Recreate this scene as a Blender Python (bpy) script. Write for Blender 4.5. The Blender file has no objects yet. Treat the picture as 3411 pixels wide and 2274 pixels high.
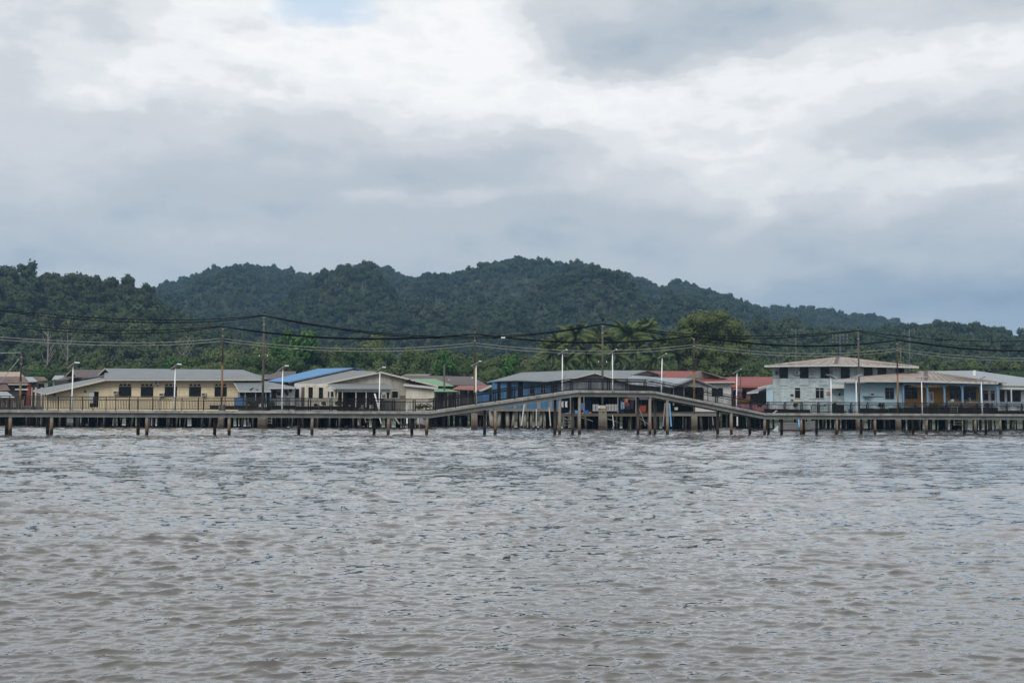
import bpy, math, random
import numpy as np
from mathutils import Vector, Matrix
random.seed(7)
rng = np.random.default_rng(11)
scn = bpy.context.scene
C = scn.collection

# ------------------------------------------------------------------ camera
F_PX, CX, CY = 3800.0, 1705.5, 1137.0          # focal length in photograph pixels
PITCH, ROLL = math.radians(3.40), math.radians(0.29)
CAM = np.array([0.0, 0.0, 2.5])
_F = np.array([0, math.cos(PITCH), math.sin(PITCH)])
_R0 = np.array([1.0, 0, 0]); _U0 = np.array([0, -math.sin(PITCH), math.cos(PITCH)])
_R = _R0 * math.cos(ROLL) + _U0 * math.sin(ROLL)
_U = _U0 * math.cos(ROLL) - _R0 * math.sin(ROLL)
cam_d = bpy.data.cameras.new('camera'); cam = bpy.data.objects.new('camera', cam_d); C.objects.link(cam)
cam_d.sensor_width = 36.0; cam_d.lens = 36.0 * F_PX / 3411.0
cam_d.clip_start = 0.3; cam_d.clip_end = 20000
cam.matrix_world = Matrix(((_R[0], _U[0], -_F[0], CAM[0]), (_R[1], _U[1], -_F[1], CAM[1]), (_R[2], _U[2], -_F[2], CAM[2]), (0, 0, 0, 1)))
scn.camera = cam
def ray(px, py): return _F * F_PX + _R * (px - CX) - _U * (py - CY)
def at(px, py, D):
    "point of the place seen at a photograph pixel, D metres out along +Y"
    d = ray(px, py); p = CAM + d * (D / d[1]); return (float(p[0]), float(p[1]), float(p[2]))
def azel(px, py):
    d = ray(px, py); d = d / np.linalg.norm(d); return math.atan2(d[0], d[1]), math.asin(d[2])
def X_at(px, D, z=3.0):
    py = 1360.0
    for _ in range(4):
        p = at(px, py, D); py -= (z - p[2]) * F_PX / D
    return at(px, py, D)[0]
def Z_at(px, py, D): return at(px, py, D)[2]

# ------------------------------------------------------------------ sky, sun, exposure
SUN_EL, SUN_AZ = math.radians(46), math.radians(200)      # azimuth from +Y clockwise: behind the viewer's left
w = bpy.data.worlds.new('World'); scn.world = w; w.use_nodes = True
nt = w.node_tree; nt.nodes.clear(); N = nt.nodes; L = nt.links
def wn(t, **k):
    n = N.new(t)
    for a, v in k.items(): setattr(n, a, v)
    return n
def wmath(op, a, b=None, c=None, clamp=False):
    n = wn('ShaderNodeMath', operation=op); n.use_clamp = clamp
    for i, v in enumerate((a, b, c)):
        if v is None: continue
        if isinstance(v, (int, float)): n.inputs[i].default_value = v
        else: L.new(v, n.inputs[i])
    return n.outputs[0]
out = wn('ShaderNodeOutputWorld'); bg = wn('ShaderNodeBackground'); L.new(bg.outputs[0], out.inputs[0])
SKY_K = 0.10
bg.inputs[1].default_value = SKY_K
sky = wn('ShaderNodeTexSky', sky_type='NISHITA'); sky.sun_disc = False
sky.sun_elevation = SUN_EL; sky.sun_rotation = SUN_AZ; sky.altitude = 0; sky.air_density = 1.0; sky.dust_density = 2.0
tc = wn('ShaderNodeTexCoord'); sep = wn('ShaderNodeSeparateXYZ'); L.new(tc.outputs['Generated'], sep.inputs[0])
dx, dy, dz = sep.outputs
AZ = wmath('ARCTAN2', dx, dy); EL = wmath('ARCSINE', dz)
mp = wn('ShaderNodeMapping'); mp.inputs['Scale'].default_value = (1, 1, 2.3); L.new(tc.outputs['Generated'], mp.inputs[0])
def wnoise(scale, detail, rough, off=0.0):
    m2 = wn('ShaderNodeMapping'); m2.inputs['Location'].default_value = (off, off * .7, -off); L.new(mp.outputs[0], m2.inputs[0])
    n = wn('ShaderNodeTexNoise'); n.inputs['Scale'].default_value = scale; n.inputs['Detail'].default_value = detail
    n.inputs['Roughness'].default_value = rough; L.new(m2.outputs[0], n.inputs['Vector']); return n
n_w = wnoise(9.0, 8, .60, 1.3); n_big = wnoise(3.2, 4, .55, 5.1); n_fine = wnoise(12, 10, .60, 9.7)
sw = wn('ShaderNodeSeparateColor'); L.new(n_w.outputs['Color'], sw.inputs[0])
AZw = wmath('MULTIPLY_ADD', wmath('SUBTRACT', sw.outputs[0], .5), .085, AZ)
ELw = wmath('MULTIPLY_ADD', wmath('SUBTRACT', sw.outputs[1], .5), .060, EL)
# cloud masses in view: centre and half size in 2352-wide photograph units, brightness
BLOBS = [(320,168,150,42,.22,-.28),(200,190,60,40,.10,0),(560,80,110,80,.16,0),(690,150,150,60,.16,.2),(880,110,170,70,.20,.1),(1080,120,110,90,.18,0),(1010,30,150,60,.12,0),(430,20,90,50,.12,0),(600,215,120,40,.08,0),(1000,240,200,50,.12,0),
 (1440,232,230,42,.20,0),(1230,250,170,60,.10,0),(1650,300,230,70,.10,0),(1480,330,260,60,.08,0),(1930,375,260,45,.13,0),(1650,420,200,50,.08,0),(2180,425,200,40,.15,0),(1745,488,95,20,.11,-.75),(1600,480,120,25,.07,0),(100,400,130,45,.06,0),(120,480,150,30,.04,0),(1060,438,230,16,.10,-.06),(850,445,120,16,.05,0),
 (2280,130,200,35,.11,0),(2010,170,200,50,.09,0),(1840,230,150,50,.06,0),(1530,60,170,60,-.24,0),(1420,120,140,45,-.12,.2),(1290,50,90,60,-.10,0),(1760,20,230,40,-.16,.1),(1640,100,160,40,-.12,-.2),(130,70,200,90,-.06,0),(60,250,130,90,-.07,0),(430,270,150,40,-.05,0),(560,370,330,40,-.07,-.05),(330,420,300,35,-.05,0),(640,470,330,28,-.07,-.1),(420,500,300,25,-.04,0),
 (1220,350,190,35,-.13,-.15),(1000,400,200,25,-.08,-.1),(2000,320,190,35,-.10,-.1),(2200,280,150,35,-.06,0),(1290,440,160,40,-.10,0),(1330,510,260,45,-.05,0),(1560,570,420,35,-.05,0),(2150,560,320,45,-.07,0),(2270,690,280,50,-.20,0),(2000,690,300,40,-.06,0),(1950,660,260,40,-.05,0),(2290,10,160,35,-.14,0),(760,590,400,25,-.03,0),(2270,450,90,20,-.11,0),(480,570,200,30,.03,0),(280,330,260,60,.045,0),(150,470,200,40,.03,0)]
acc = None
for (bx, by, sx, sy, amp, rot) in BLOBS:
    a0, e0 = azel(bx * 1.4503, by * 1.4503); k = 1.4503 / F_PX; sx *= k; sy *= k; cr, sr = math.cos(rot), math.sin(rot)
    u = wmath('SUBTRACT', AZw, a0); v = wmath('SUBTRACT', ELw, e0)      # rot is in image sense (y down)
    p = wmath('MULTIPLY_ADD', u, cr / sx, wmath('MULTIPLY', v, -sr / sx)); q = wmath('MULTIPLY_ADD', u, sr / sy, wmath('MULTIPLY', v, cr / sy))
    r2 = wmath('MULTIPLY_ADD', p, p, wmath('MULTIPLY', q, q))
    g = wmath('MULTIPLY', wmath('EXPONENT', wmath('MULTIPLY', r2, -.6)), amp)
    acc = g if acc is None else wmath('ADD', acc, g)
acc = wmath('MULTIPLY', acc, .88)
nb = wmath('MULTIPLY', wmath('SUBTRACT', n_big.outputs[0], .5), .22)
nf = wmath('MULTIPLY', wmath('SUBTRACT', n_fine.outputs[0], .5), .34)
# low sky is thicker, bluer air under the cloud deck
mr = wn('ShaderNodeMapRange'); mr.inputs[1].default_value = .0; mr.inputs[2].default_value = .30; mr.inputs[3].default_value = .33; mr.inputs[4].default_value = .70; L.new(EL, mr.inputs[0])
lum = wmath('ADD', wmath('ADD', mr.outputs[0], acc), wmath('ADD', nb, nf))
n_bil = wnoise(15, 8, .55, 3.3)
bil = wmath('SUBTRACT', .30, wmath('ABSOLUTE', wmath('MULTIPLY_ADD', n_bil.outputs[0], 2.0, -1.0)))
msk = wn('ShaderNodeMapRange'); msk.interpolation_type = 'SMOOTHSTEP'; msk.inputs[1].default_value = .62; msk.inputs[2].default_value = .86; L.new(lum, msk.inputs[0])
lum = wmath('MULTIPLY_ADD', wmath('MULTIPLY', bil, msk.outputs[0]), .75, lum)
lum = wmath('SUBTRACT', lum, wmath('MULTIPLY', wmath('MAXIMUM', wmath('SUBTRACT', lum, .70), 0.0), .45))      # thick bright cloud levels off
ramp = wn('ShaderNodeValToRGB'); L.new(lum, ramp.inputs[0]); cr = ramp.color_ramp; cr.interpolation = 'EASE'
def S(r, g, b): return tuple(((c / 255.0 + .055) / 1.055) ** 2.4 if c > 10 else c / 255 / 12.92 for c in (r, g, b))
stops = [(0.10, S(128,149,174)), (.30, S(160,177,193)), (.48, S(191,200,208)), (.62, S(212,216,221)), (.74, S(231,234,236)), (.84, S(246,247,248)), (.95, S(254,254,254))]
while len(cr.elements) < len(stops): cr.elements.new(.5)
for e, (p, c) in zip(cr.elements, stops): e.position = p; e.color = (*c, 1)
sc = wn('ShaderNodeVectorMath', operation='SCALE'); L.new(ramp.outputs[0], sc.inputs[0]); zen = wn('ShaderNodeMapRange'); zen.interpolation_type = 'SMOOTHSTEP'; L.new(dz, zen.inputs[0])
for _i, _v in ((1, .34), (2, .95), (3, .80 / SKY_K), (4, .86 / SKY_K)): zen.inputs[_i].default_value = _v
L.new(zen.outputs[0], sc.inputs['Scale'])
# gap of open sky
a0, e0 = azel(735 * 1.4503, 2 * 1.4503); k = 1.4503 / F_PX
u = wmath('MULTIPLY', wmath('SUBTRACT', AZw, a0), 1 / (150 * k)); v = wmath('MULTIPLY', wmath('SUBTRACT', ELw, e0), 1 / (50 * k))
hole = wmath('SUBTRACT', 1.25, wmath('MULTIPLY_ADD', u, u, wmath('MULTIPLY', v, v)), clamp=True)
hole = wmath('MULTIPLY', hole, .62, clamp=True)
skyb = wn('ShaderNodeVectorMath', operation='ADD'); sk2 = wn('ShaderNodeVectorMath', operation='SCALE'); L.new(sky.outputs[0], sk2.inputs[0]); sk2.inputs['Scale'].default_value = .7
L.new(sk2.outputs[0], skyb.inputs[0]); skyb.inputs[1].default_value = (2.5, 3.4, 4.0)      # thin veil over the blue
mix = wn('ShaderNodeMix', data_type='RGBA'); L.new(hole, mix.inputs[0]); L.new(sc.outputs[0], mix.inputs[6]); L.new(skyb.outputs[0], mix.inputs[7])
L.new(mix.outputs[2], bg.inputs[0])
sun_d = bpy.data.lights.new('sun', 'SUN'); sun = bpy.data.objects.new('sun', sun_d); C.objects.link(sun)
sun_d.energy = 1.5; sun_d.angle = math.radians(30); sun_d.color = (1, .97, .92)
sd = Vector((math.sin(SUN_AZ) * math.cos(SUN_EL), math.cos(SUN_AZ) * math.cos(SUN_EL), math.sin(SUN_EL)))
sun.rotation_euler = sd.to_track_quat('Z', 'Y').to_euler(); sun.location = sd * 100
vs = scn.view_settings; vs.view_transform = 'Standard'; vs.look = 'None'; vs.exposure = 0.34; vs.gamma = 1.0
scn.render.engine = 'CYCLES'; cy = scn.cycles
cy.use_denoising = True; cy.denoising_prefilter = 'ACCURATE'; cy.denoising_input_passes = 'RGB_ALBEDO_NORMAL'
try: cy.denoiser = 'OPENIMAGEDENOISE'
except Exception: pass
cy.max_bounces = 6; cy.diffuse_bounces = 2; cy.glossy_bounces = 2; cy.transmission_bounces = 2; cy.volume_bounces = 1; cy.transparent_max_bounces = 4
cy.caustics_reflective = False; cy.caustics_refractive = False

# ------------------------------------------------------------------ helpers
ORG = {}
def link(o, parent=None):
    C.objects.link(o)
    if parent is not None: o.parent = parent
    return o
def tag(o, label=None, cat=None, group=None, kind=None):
    if label: o['label'] = label
    if cat: o['category'] = cat
    if group: o['group'] = group
    if kind: o['kind'] = kind
    return o
def thing(name, loc, label, cat, group=None):
    o = bpy.data.objects.new(name, None); o.empty_display_size = .3; o.location = loc; link(o); ORG[o] = np.array(loc, float)
    return tag(o, label, cat, group)
class MB:
    "collects polygons; build() links them as one mesh object"
    def __init__(s): s.v = []; s.f = []
    def add(s, vs, fs):
        n = len(s.v); s.v += [tuple(map(float, p)) for p in vs]; s.f += [tuple(i + n for i in f) for f in fs]; return s
    def hexa(s, b, t):
        "b,t: 4 bottom and 4 top points in the same order"
        return s.add(list(b) + list(t), [(3,2,1,0),(4,5,6,7),(0,1,5,4),(1,2,6,5),(2,3,7,6),(3,0,4,7)])
    def box(s, x0, x1, y0, y1, z0, z1):
        return s.hexa([(x0,y0,z0),(x1,y0,z0),(x1,y1,z0),(x0,y1,z0)], [(x0,y0,z1),(x1,y0,z1),(x1,y1,z1),(x0,y1,z1)])
    def prism(s, pts, d):
        n = len(pts); a = [np.array(p, float) for p in pts]; d = np.array(d, float); b = [p + d for p in a]
        return s.add(a + b, [tuple(range(n - 1, -1, -1)), tuple(range(n, 2 * n))] + [(i, (i + 1) % n, n + (i + 1) % n, n + i) for i in range(n)])
    def tube(s, pts, radii, n=8, cap=True):
        pts = [np.array(p, float) for p in pts]
        if isinstance(radii, (int, float)): radii = [radii] * len(pts)
        rings = []
        for i, p in enumerate(pts):
            d = pts[min(i + 1, len(pts) - 1)] - pts[max(i - 1, 0)]; d = d / (np.linalg.norm(d) + 1e-9)
            a = np.cross(d, (0, 1, 0)) if abs(d[1]) < .9 else np.cross(d, (1, 0, 0)); a /= np.linalg.norm(a); b = np.cross(d, a)
            rings.append([p + radii[i] * (math.cos(2 * math.pi * k / n) * a + math.sin(2 * math.pi * k / n) * b) for k in range(n)])
        vs = [q for r in rings for q in r]; fs = []
        for i in range(len(pts) - 1):
            for k in range(n): fs.append((i * n + k, i * n + (k + 1) % n, (i + 1) * n + (k + 1) % n, (i + 1) * n + k))
        if cap: fs += [tuple(range(n - 1, -1, -1)), tuple(range((len(pts) - 1) * n, len(pts) * n))]
        return s.add(vs, fs)
    def bar(s, p0, p1, wd, ht):
        p0 = np.array(p0, float); p1 = np.array(p1, float); d = p1 - p0; d /= np.linalg.norm(d)
        up = np.array((0, 0, 1.)) if abs(d[2]) < .95 else np.array((0, 1., 0)); a = np.cross(d, up); a /= np.linalg.norm(a); b = np.cross(a, d)
        q = lambda p: [p - a * wd / 2 - b * ht / 2, p + a * wd / 2 - b * ht / 2, p + a * wd / 2 + b * ht / 2, p - a * wd / 2 + b * ht / 2]
        return s.add(q(p0) + q(p1), [(0,1,2,3),(7,6,5,4),(0,4,5,1),(1,5,6,2),(2,6,7,3),(3,7,4,0)])
    def mesh(s, name, mat, org=(0, 0, 0), smooth=False):
        me = bpy.data.meshes.new(name); o = np.array(org)
        me.from_pydata([tuple(np.array(p) - o) for p in s.v], [], s.f)
        me.materials.append(mat)
        if smooth: me.polygons.foreach_set('use_smooth', [True] * len(me.polygons))
        me.update(); return me
    def build(s, name, mat, parent=None, smooth=False):
        org = ORG[parent] if parent is not None else np.zeros(3)
        o = bpy.data.objects.new(name, s.mesh(name, mat, org, smooth)); link(o, parent); ORG[o] = org
        return o
    def solo(s, name, mat, label, cat, group=None, smooth=False):
        "a thing that is one mesh: origin at its base"
        a = np.array(s.v); org = np.array([a[:, 0].mean(), a[:, 1].mean(), a[:, 2].min()])
        o = bpy.data.objects.new(name, s.mesh(name, mat, org, smooth)); o.location = org; link(o); ORG[o] = org
        return tag(o, label, cat, group)
def copy_tree(o, parent=None):
    c = o.copy(); C.objects.link(c); c.parent = parent
    for ch in list(o.children): copy_tree(ch, c)
    return c
def vnoise(x, y, seed=0):
    x = np.asarray(x, float); y = np.asarray(y, float); xi = np.floor(x).astype(np.int64); yi = np.floor(y).astype(np.int64); fx = x - xi; fy = y - yi
    def h(a, b):
        n = (a * 374761393 + b * 668265263 + seed * 1442695041) & 0xFFFFFFFF; n = ((n ^ (n >> 13)) * 1274126177) & 0xFFFFFFFF; return ((n ^ (n >> 16)) & 0xFFFF) / 65535.0
    u = fx * fx * (3 - 2 * fx); v = fy * fy * (3 - 2 * fy)
    return (h(xi, yi) * (1 - u) + h(xi + 1, yi) * u) * (1 - v) + (h(xi, yi + 1) * (1 - u) + h(xi + 1, yi + 1) * u) * v
def fbm(x, y, oct=4, seed=0):
    s = 0; a = .5; t = 0
    for k in range(oct): s = s + a * vnoise(x * 2 ** k, y * 2 ** k, seed + k * 17); t += a; a *= .5
    return s / t

# ------------------------------------------------------------------ materials
def mat_new(name):
    m = bpy.data.materials.new(name); m.use_nodes = True; t = m.node_tree; b = t.nodes['Principled BSDF']; return m, t, b
def mnode(t, ty, ins=None, **k):
    n = t.nodes.new(ty)
    for a, v in k.items(): setattr(n, a, v)
    for a, v in (ins or {}).items():
        if hasattr(v, 'is_linked') or isinstance(v, bpy.types.NodeSocket): t.links.new(v, n.inputs[a])
        else: n.inputs[a].default_value = v
    return n
def ramp2(t, fac, stops, interp='LINEAR'):
    r = t.nodes.new('ShaderNodeValToRGB'); t.links.new(fac, r.inputs[0]); r.color_ramp.interpolation = interp
    while len(r.color_ramp.elements) < len(stops): r.color_ramp.elements.new(.5)
    for e, (p, c) in zip(r.color_ramp.elements, stops): e.position = p; e.color = (*c, 1) if len(c) == 3 else c
    return r.outputs[0]
def tmix(t, fac, a, b):
    n = t.nodes.new('ShaderNodeMix'); n.data_type = 'RGBA'
    for i, v in ((0, fac), (6, a), (7, b)):
        if isinstance(v, bpy.types.NodeSocket): t.links.new(v, n.inputs[i])
        else: n.inputs[i].default_value = v if i == 0 else (*v, 1)
    return n.outputs[2]
def tnoise(t, scale, detail=4, rough=.6, stretch=(1, 1, 1), coord='Object'):
    c = t.nodes.new('ShaderNodeTexCoord'); m = mnode(t, 'ShaderNodeMapping', {'Scale': stretch}); t.links.new(c.outputs[coord], m.inputs[0])
    n = mnode(t, 'ShaderNodeTexNoise', {'Scale': scale, 'Detail': detail, 'Roughness': rough}); t.links.new(m.outputs[0], n.inputs['Vector']); return n.outputs[0]
def paint(name, col, dirt=(.13, .12, .10), amount=.35, rough=.7, scale=1.2, streak=True, bare=None, bare_amt=.0, lo=.42, hi=.80):
    m, t, b = mat_new(name)
    n1 = tnoise(t, scale, 5, .65, (1, 1, .22 if streak else 1)); n2 = tnoise(t, scale * 5, 4, .7)
    lo = 1 - amount
    f = mnode(t, 'ShaderNodeMapRange', {0: n1, 1: lo, 2: hi, 3: 0.0, 4: amount}); f2 = mnode(t, 'ShaderNodeMapRange', {0: n2, 1: .35, 2: .75, 3: .86, 4: 1.10})
    cc = tmix(t, f.outputs[0], col, dirt)
    if bare:
        n3 = tnoise(t, scale * 3.2, 7, .72, (.30, 1, 1.7)); g = mnode(t, 'ShaderNodeMapRange', {0: n3, 1: .62 - bare_amt * .3, 2: .70 - bare_amt * .3, 3: 0, 4: .85}); cc = tmix(t, g.outputs[0], cc, bare)
    mm = mnode(t, 'ShaderNodeVectorMath', {0: cc}, operation='SCALE'); t.links.new(f2.outputs[0], mm.inputs['Scale'])
    t.links.new(mm.outputs[0], b.inputs['Base Color']); b.inputs['Roughness'].default_value = rough
    bp = mnode(t, 'ShaderNodeBump', {'Strength': .25, 'Distance': .01, 'Height': n2}); t.links.new(bp.outputs[0], b.inputs['Normal'])
    return m
def roofmat(name, col, col2, rough=.45, ribs=5.0, axis='X', rust=None, rust_amt=0.0, stripe=0.0):
    m, t, b = mat_new(name)
    n1 = tnoise(t, .35, 5, .65); n2 = tnoise(t, 2.2, 4, .7, (1, .3, 1))
    cc = tmix(t, mnode(t, 'ShaderNodeMapRange', {0: n1, 1: .3, 2: .7}).outputs[0], col, col2)
    cc = tmix(t, mnode(t, 'ShaderNodeMapRange', {0: n2, 1: .5, 2: .8, 3: 0, 4: .35}).outputs[0], cc, tuple(c * .6 for c in col))
    if rust:
        n3 = tnoise(t, .9, 6, .7, (1, .5, 1)); cc = tmix(t, mnode(t, 'ShaderNodeMapRange', {0: n3, 1: .62 - rust_amt, 2: .70 - rust_amt, 3: 0, 4: .9}).outputs[0], cc, rust)
    c = t.nodes.new('ShaderNodeTexCoord'); wv = mnode(t, 'ShaderNodeTexWave', {'Scale': ribs * .314, 'Distortion': 0.0}, bands_direction=axis); t.links.new(c.outputs['Object'], wv.inputs[0])
    if stripe:
        cc = tmix(t, mnode(t, 'ShaderNodeMapRange', {0: wv.outputs['Fac'], 1: .45, 2: .8, 3: 0, 4: stripe}).outputs[0], cc, tuple(c * .45 for c in col))
    t.links.new(cc, b.inputs['Base Color']); b.inputs['Roughness'].default_value = rough
    bp = mnode(t, 'ShaderNodeBump', {'Strength': .5, 'Distance': .03, 'Height': wv.outputs['Fac']}); t.links.new(bp.outputs[0], b.inputs['Normal'])
    return m
def plain(name, col, rough=.6, metal=0.0, var=.15, scale=3.0):
    m, t, b = mat_new(name); n = tnoise(t, scale, 4, .6); f = mnode(t, 'ShaderNodeMapRange', {0: n, 1: .25, 2: .75, 3: 1 - var, 4: 1 + var})
    mm = mnode(t, 'ShaderNodeVectorMath', {0: col}, operation='SCALE'); t.links.new(f.outputs[0], mm.inputs['Scale']); t.links.new(mm.outputs[0], b.inputs['Base Color'])
    b.inputs['Roughness'].default_value = rough; b.inputs['Metallic'].default_value = metal
    if max(col) < .03: b.inputs['Specular IOR Level'].default_value = .12
    return m
def pilemat(name, top, band, wet, z0, z1, mixn=.35):
    "tide-stained pile: wet black foot, rust or algae band, bare head (heights above the water)"
    m, t, b = mat_new(name); g = t.nodes.new('ShaderNodeNewGeometry'); sp = t.nodes.new('ShaderNodeSeparateXYZ'); t.links.new(g.outputs['Position'], sp.inputs[0])
    c = t.nodes.new('ShaderNodeTexCoord')
    n = mnode(t, 'ShaderNodeTexNoise', {'Scale': 2.2, 'Detail': 5.0, 'Roughness': .65}); t.links.new(g.outputs['Position'], n.inputs['Vector'])
    n2 = mnode(t, 'ShaderNodeTexNoise', {'Scale': 9.0, 'Detail': 4.0, 'Roughness': .65}); t.links.new(g.outputs['Position'], n2.inputs['Vector'])
    h = mnode(t, 'ShaderNodeMath', {0: n.outputs[0], 1: mixn * 2, 2: sp.outputs[2]}, operation='MULTIPLY_ADD').outputs[0]
    h = mnode(t, 'ShaderNodeMath', {0: h, 1: mixn}, operation='SUBTRACT').outputs[0]
    f1 = mnode(t, 'ShaderNodeMapRange', {0: h, 1: z0 - .12, 2: z0 + .12}).outputs[0]; f2 = mnode(t, 'ShaderNodeMapRange', {0: h, 1: z1 - .3, 2: z1 + .3}).outputs[0]
    cc = tmix(t, f1, wet, tmix(t, f2, band, top))
    s = mnode(t, 'ShaderNodeMapRange', {0: n2.outputs[0], 1: .3, 2: .7, 3: .65, 4: 1.3}); mm = mnode(t, 'ShaderNodeVectorMath', {0: cc}, operation='SCALE'); t.links.new(s.outputs[0], mm.inputs['Scale'])
    t.links.new(mm.outputs[0], b.inputs['Base Color']); b.inputs['Roughness'].default_value = .8
    bp = mnode(t, 'ShaderNodeBump', {'Strength': .5, 'Distance': .02, 'Height': n2.outputs[0]}); t.links.new(bp.outputs[0], b.inputs['Normal'])
    return m
def leafmat(name, cols, rough=.6, lo=.6, hi=1.45, patch=None):
    m, t, b = mat_new(name); oi = t.nodes.new('ShaderNodeObjectInfo'); at_ = mnode(t, 'ShaderNodeAttribute', attribute_name='tint')
    k = len(cols); c1 = ramp2(t, oi.outputs['Random'], [(i / max(1, k - 1), c) for i, c in enumerate(cols)])
    if patch:
        gp = t.nodes.new('ShaderNodeNewGeometry'); pn = mnode(t, 'ShaderNodeTexNoise', {'Scale': .022, 'Detail': 3.0, 'Roughness': .6}); t.links.new(gp.outputs['Position'], pn.inputs['Vector'])
        c1 = tmix(t, mnode(t, 'ShaderNodeMapRange', {0: pn.outputs[0], 1: .46, 2: .66, 3: 0, 4: .65}).outputs[0], c1, patch)
        gy = t.nodes.new('ShaderNodeSeparateXYZ'); t.links.new(gp.outputs['Position'], gy.inputs[0])      # younger, lighter growth on the slopes nearest the river
        c1 = tmix(t, mnode(t, 'ShaderNodeMapRange', {0: gy.outputs[1], 1: 430.0, 2: 820.0, 3: .62, 4: 0.0}).outputs[0], c1, (.066, .090, .034))
    f = mnode(t, 'ShaderNodeMapRange', {0: at_.outputs['Fac'], 1: 0, 2: 1, 3: lo, 4: hi})
    mm = mnode(t, 'ShaderNodeVectorMath', {0: c1}, operation='SCALE'); t.links.new(f.outputs[0], mm.inputs['Scale'])
    t.links.new(mm.outputs[0], b.inputs['Base Color']); b.inputs['Roughness'].default_value = rough; b.inputs['Specular IOR Level'].default_value = .12
    return m
M = {}
M['concrete'] = paint('concrete', (.52, .51, .475), (.08, .074, .062), .85, .85, 1.3, lo=.47, hi=.74)
M['beam'] = paint('beam_concrete', (.37, .37, .35), (.13, .125, .11), .7, .85, .8, lo=.46, hi=.75)
M['slabtop'] = paint('walk_surface', (.42, .41, .38), (.2, .19, .17), .4, .85, .8, False)
M['pile'] = pilemat('pile_brown', (.23, .20, .16), (.15, .092, .055), (.018, .015, .012), .45, 1.05)
M['pile_far_shaded'] = pilemat('pile_shaded', (.13, .115, .095), (.10, .06, .035), (.015, .013, .011), .5, 1.0)  # far piles: darker copy of the near tones, shade put into the colour
M['stilt'] = pilemat('stilt_wood', (.05, .042, .034), (.035, .028, .022), (.014, .012, .010), .35, .9)
M['stilt_conc'] = pilemat('stilt_concrete', (.30, .28, .24), (.20, .17, .11), (.03, .027, .02), .35, 1.0)
M['pier'] = pilemat('pier_concrete', (.20, .185, .155), (.115, .078, .052), (.035, .03, .025), .5, 1.2)
M['railing'] = plain('railing_paint', (.012, .013, .014), .7)
M['railing_worn'] = plain('railing_brown', (.03, .023, .020), .7)
M['white'] = paint('white_paint', (.62, .62, .61), (.2, .18, .15), .3, .6)
M['lampwhite'] = plain('lamp_white', (.80, .82, .84), .4, 0, .05)
M['solar'] = plain('solar_cell', (.05, .055, .07), .3)
M['solarback'] = plain('panel_back', (.36, .36, .35), .6)
M['rustpole'] = paint('rusty_pole', (.30, .18, .065), (.09, .05, .03), .8, .8, 1.5)
M['darkpole'] = paint('brown_pole', (.09, .065, .05), (.04, .03, .025), .6, .85, 1.5)
M['greypole'] = paint('grey_pole', (.11, .097, .082), (.045, .04, .037), .6, .85, 1.2)
M['cable'] = plain('cable_black', (.006, .007, .008), .8)
M['wire'] = plain('wire_grey', (.30, .30, .29), .5)
M['yellow'] = paint('yellow_boards', (.74, .61, .40), (.34, .26, .16), .45, .65, .8, lo=.45, hi=.75)
M['cream'] = paint('cream_boards', (.68, .63, .52), (.26, .24, .20), .6, .7, .9, lo=.44, hi=.72)
M['cream_stained'] = paint('stained_cladding', (.64, .59, .48), (.14, .135, .12), .85, .75, 1.1, lo=.46, hi=.74)
M['bluewall'] = paint('blue_boards', (.05, .16, .31), (.07, .10, .13), .4, .65, 1.0)
M['lightblue'] = paint('pale_blue_boards', (.60, .74, .77), (.27, .29, .29), .75, .75, 1.0, True, (.33, .33, .32), .42, .44, .74)
M['lightblue_clean'] = paint('pale_blue_fresh', (.44, .59, .66), (.25, .28, .29), .3, .7, .9)
M['pink'] = paint('pink_wall', (.45, .22, .28), (.25, .15, .17), .35)
M['orange'] = paint('orange_wall', (.38, .19, .03), (.25, .12, .03), .4)
M['colblue'] = paint('column_blue', (.16, .29, .42), (.12, .17, .22), .35)
M['fascia'] = paint('fascia_white', (.55, .54, .51), (.2, .19, .17), .45)
M['fasciacream'] = paint('fascia_cream', (.55, .50, .42), (.25, .22, .18), .45)
M['greyclad'] = roofmat('grey_cladding', (.20, .215, .235), (.15, .16, .18), .6, 4.0)
M['streakclad'] = paint('streaked_cladding', (.34, .36, .37), (.10, .09, .08), .85, .7, 2.0)
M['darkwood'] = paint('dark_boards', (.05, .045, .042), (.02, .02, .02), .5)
M['brownwood'] = paint('brown_boards', (.13, .10, .075), (.05, .04, .035), .6)
M['greywood'] = paint('grey_boards', (.24, .225, .20), (.09, .08, .07), .6)
M['redpaint'] = paint('red_paint', (.22, .035, .03), (.10, .03, .03), .4)
M['net'] = plain('black_net', (.012, .013, .014), .9)
M['glass'] = plain('dark_glass', (.006, .007, .009), .25); M['glass'].node_tree.nodes['Principled BSDF'].inputs['Specular IOR Level'].default_value = .25
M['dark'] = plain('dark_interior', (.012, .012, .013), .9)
M['frame_dark'] = plain('window_frame_brown', (.022, .017, .015), .7)
M['frame_white'] = plain('window_frame_white', (.48, .48, .46), .6)
M['frame_grey'] = plain('window_frame_grey', (.17, .19, .21), .6)
M['ac'] = plain('ac_casing', (.55, .54, .50), .5)
M['acgrill'] = plain('ac_grille', (.06, .06, .06), .6)
M['roof_grey'] = roofmat('roof_grey_metal', (.175, .20, .21), (.145, .165, .175), .6, 4.0, 'X', (.11, .10, .09), -.02)
M['roof_grey2'] = roofmat('roof_dull_metal', (.175, .19, .195), (.15, .16, .165), .65, 4.0)
M['roof_pale'] = roofmat('roof_pale_metal', (.27, .30, .325), (.235, .265, .29), .6, 4.0)
M['roof_blue'] = roofmat('roof_blue_metal', (.04, .20, .45), (.034, .17, .385), .5, 4.0)
M['roof_red'] = roofmat('roof_red_metal', (.24, .05, .04), (.17, .035, .03), .6, 4.0, 'X', (.13, .05, .035), .0)
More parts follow.
